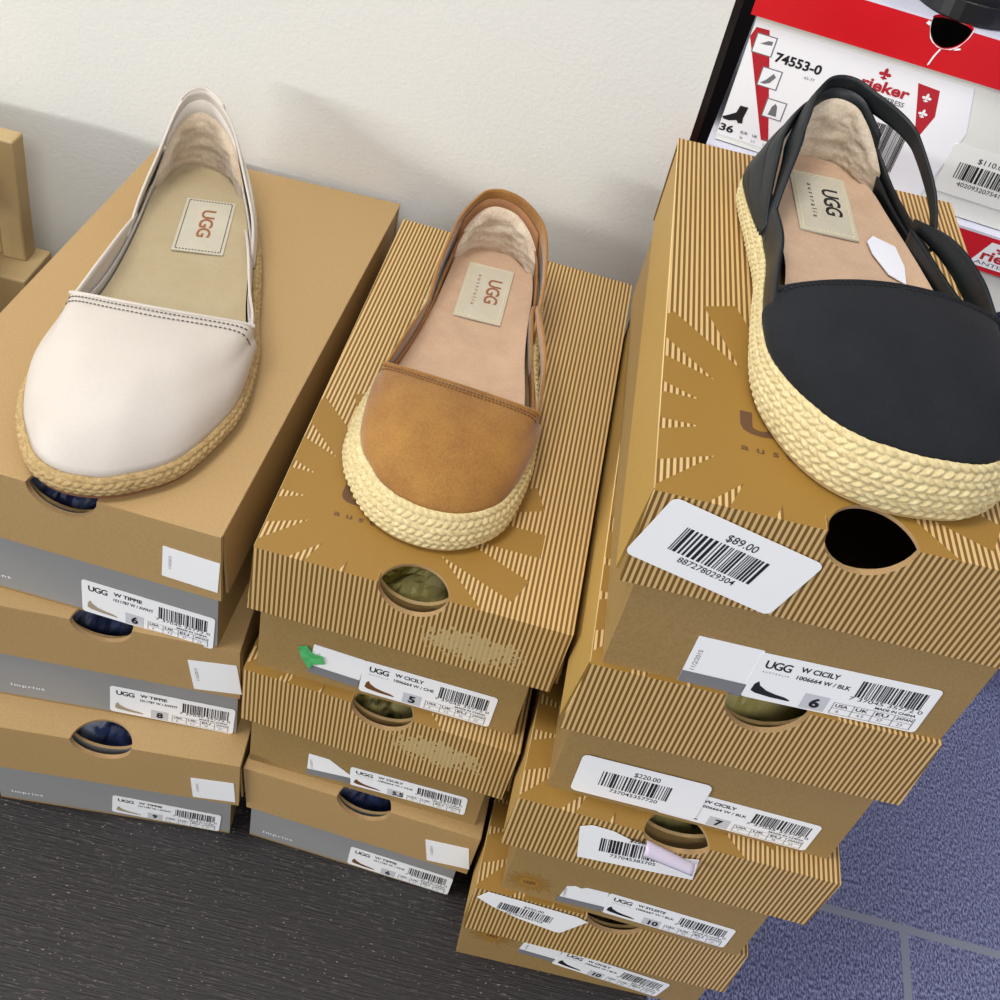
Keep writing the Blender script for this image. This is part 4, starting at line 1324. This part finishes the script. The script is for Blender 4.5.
# torn white paper round the thumb hole
f = Flat()
rnd = random.Random(4)
cxh, czh = .1000, .1037
ring_ = []
for k in range(25):
    a = math.pi + math.pi * k / 24
    ring_.append((a, 1.01 + rnd.random() * .045))
for k in range(24):
    a0, r0 = ring_[k]; a1, r1_ = ring_[k + 1]
    f.poly([(cxh + .0106 * math.cos(a0), czh + .0138 * math.sin(a0)), (cxh + .0106 * r0 * math.cos(a0), czh + .0138 * r0 * math.sin(a0)),
            (cxh + .0106 * r1_ * math.cos(a1), czh + .0138 * r1_ * math.sin(a1)), (cxh + .0106 * math.cos(a1), czh + .0138 * math.sin(a1))], .0001, 0)
f.poly([(.0990, .0893), (.0999, .0893), (.0985, .0850), (.0975, .0800), (.0968, .0790), (.0966, .0800), (.0975, .0850)], .0001, 0)
f.poly([(.1058, .0905), (.1085, .0915), (.1092, .0925), (.1080, .0925), (.1064, .0918)], .0001, 0)
f.poly([(.0872, .1000), (.0893, .0992), (.0896, .1012), (.0880, .1018)], .0001, 0)
f.build('torn_paper_edge', [M['rlabel']], l1, mat=front(0, 0, -.0003))
# logo plate on the lower lid
f = Flat()
f.poly([(.1640, .0820), (.2220, .0820), (.2290, .0985), (.1710, .0985)], .0001, 0)
f.text('rieker', .1690, .0865, .0300, .0066, 1, .0002, bold=.03)
f.text('ANTISTRESS', .1670, .0833, .0330, .0022, 2, .0002, bold=.01)
fleur(f, .1775, .0948, .0030, 1)
f.build('logo_plate', [M['rlabel'], M['ribbon'], M['ink_grey']], l2, mat=front(0, 0, -.0003))
f = Flat()
f.poly([(.1925, .0530), (.2060, .0650), (.2250, .0560), (.2280, .0330), (.2080, .0330), (.1950, .0420)], .0001, 0)
f.build('printed_dark_panel', [M['navy_ink']], b2, mat=front(0, 0, .0035 - .0003))

# ---------------------------------------------------------------- black boot on the upper box
mb = MB()


def boot():
    root = empty('black_boot', (.2570, .342, .3768 + .1040), R(14))
    tag(root, 'black shoe standing on top of the red-lidded box, only its rounded end showing', 'boot')
    half = [(0, -.068), (.016, -.064), (.025, -.052), (.0285, -.035), (.028, -.010), (.024, .02), (.022, .06), (.021, .10), (.016, .12), (0, .126)]
    out = half + [(-x, y) for x, y in reversed(half[1:-1])]
    ring, per = catmull(out[::-1], 80)
    mb = MB()
    rows = []
    for dz, sc in ((0, .97), (.001, 1.0), (.011, 1.0), (.0125, .985)):
        rows.append([(p.x * sc, p.y * sc, dz) for p in ring])
    mb.grid(rows, 0, True)
    mb.f.append([j for j in range(80)]); mb.m.append(0)
    mb.f.append([3 * 80 + j for j in range(80)]); mb.m.append(0)
    fix_normals(mb.build('sole', M['boot_rubber'], root, False))
    rows = []
    for k in range(15):
        v = k / 14
        z = .0118 + .125 * v
        row = []
        for p in ring:
            q = Vector((p.x, p.y))
            shaft = Vector((p.x * .95, .075 + (p.y - .03) * .46))
            mixv = min(1, v * 1.8); mixv = mixv * mixv * (3 - 2 * mixv)
            e = (q * .985).lerp(shaft, mixv)
            zz = z if p.y > 0 else .0118 + (z - .0118) * (1 - .0 * v)
            row.append((e.x, e.y, zz))
        rows.append(row)
    mb = MB(); mb.grid(rows, 0, True)
    o = mb.build('upper', M['boot_leather'], root, True)
    sd = o.modifiers.new('s', 'SOLIDIFY'); sd.thickness = .0015
    return root




boot()

# ---------------------------------------------------------------- low wooden stool at the left edge
root = empty('wooden_stool', (-.36, .24, 0))
tag(root, 'pale wooden stool, only its leg and foot showing left of the cream shoe', 'stool')


def slab(name, a, b):
    mb = MB(); mb.box(a, b)
    o = mb.build(name, M['wood'], root)
    bv = o.modifiers.new('bevel', 'BEVEL'); bv.width = .0015; bv.segments = 2
    return o


ox, oy = -.36, .24


def L_(x, y, z):
    return (x - ox, y - oy, z)


slab('leg', L_(-.2745, .2560, .1862), L_(-.2585, .2700, .2790))
slab('leg', L_(-.2960, .2440, .0), L_(-.2760, .2690, .1100))
slab('back_light_blocker', L_(-.4450, .2600, .0), L_(-.2765, .2690, .2455))  # added out of view to block the low light behind the seat
slab('leg', L_(-.4600, .2440, .0), L_(-.4460, .2580, .2460))
slab('leg', L_(-.4600, .0840, .0), L_(-.4460, .0980, .2460))
slab('seat', L_(-.4750, .0700, .2460), L_(-.2745, .2700, .2790))
slab('side_light_blocker', L_(-.2900, .0900, .0), L_(-.2760, .2350, .2460))  # added out of view below the seat, keeps the wall in shadow
slab('foot_rail', L_(-.3200, .2360, .1100), L_(-.2495, .2740, .1862))
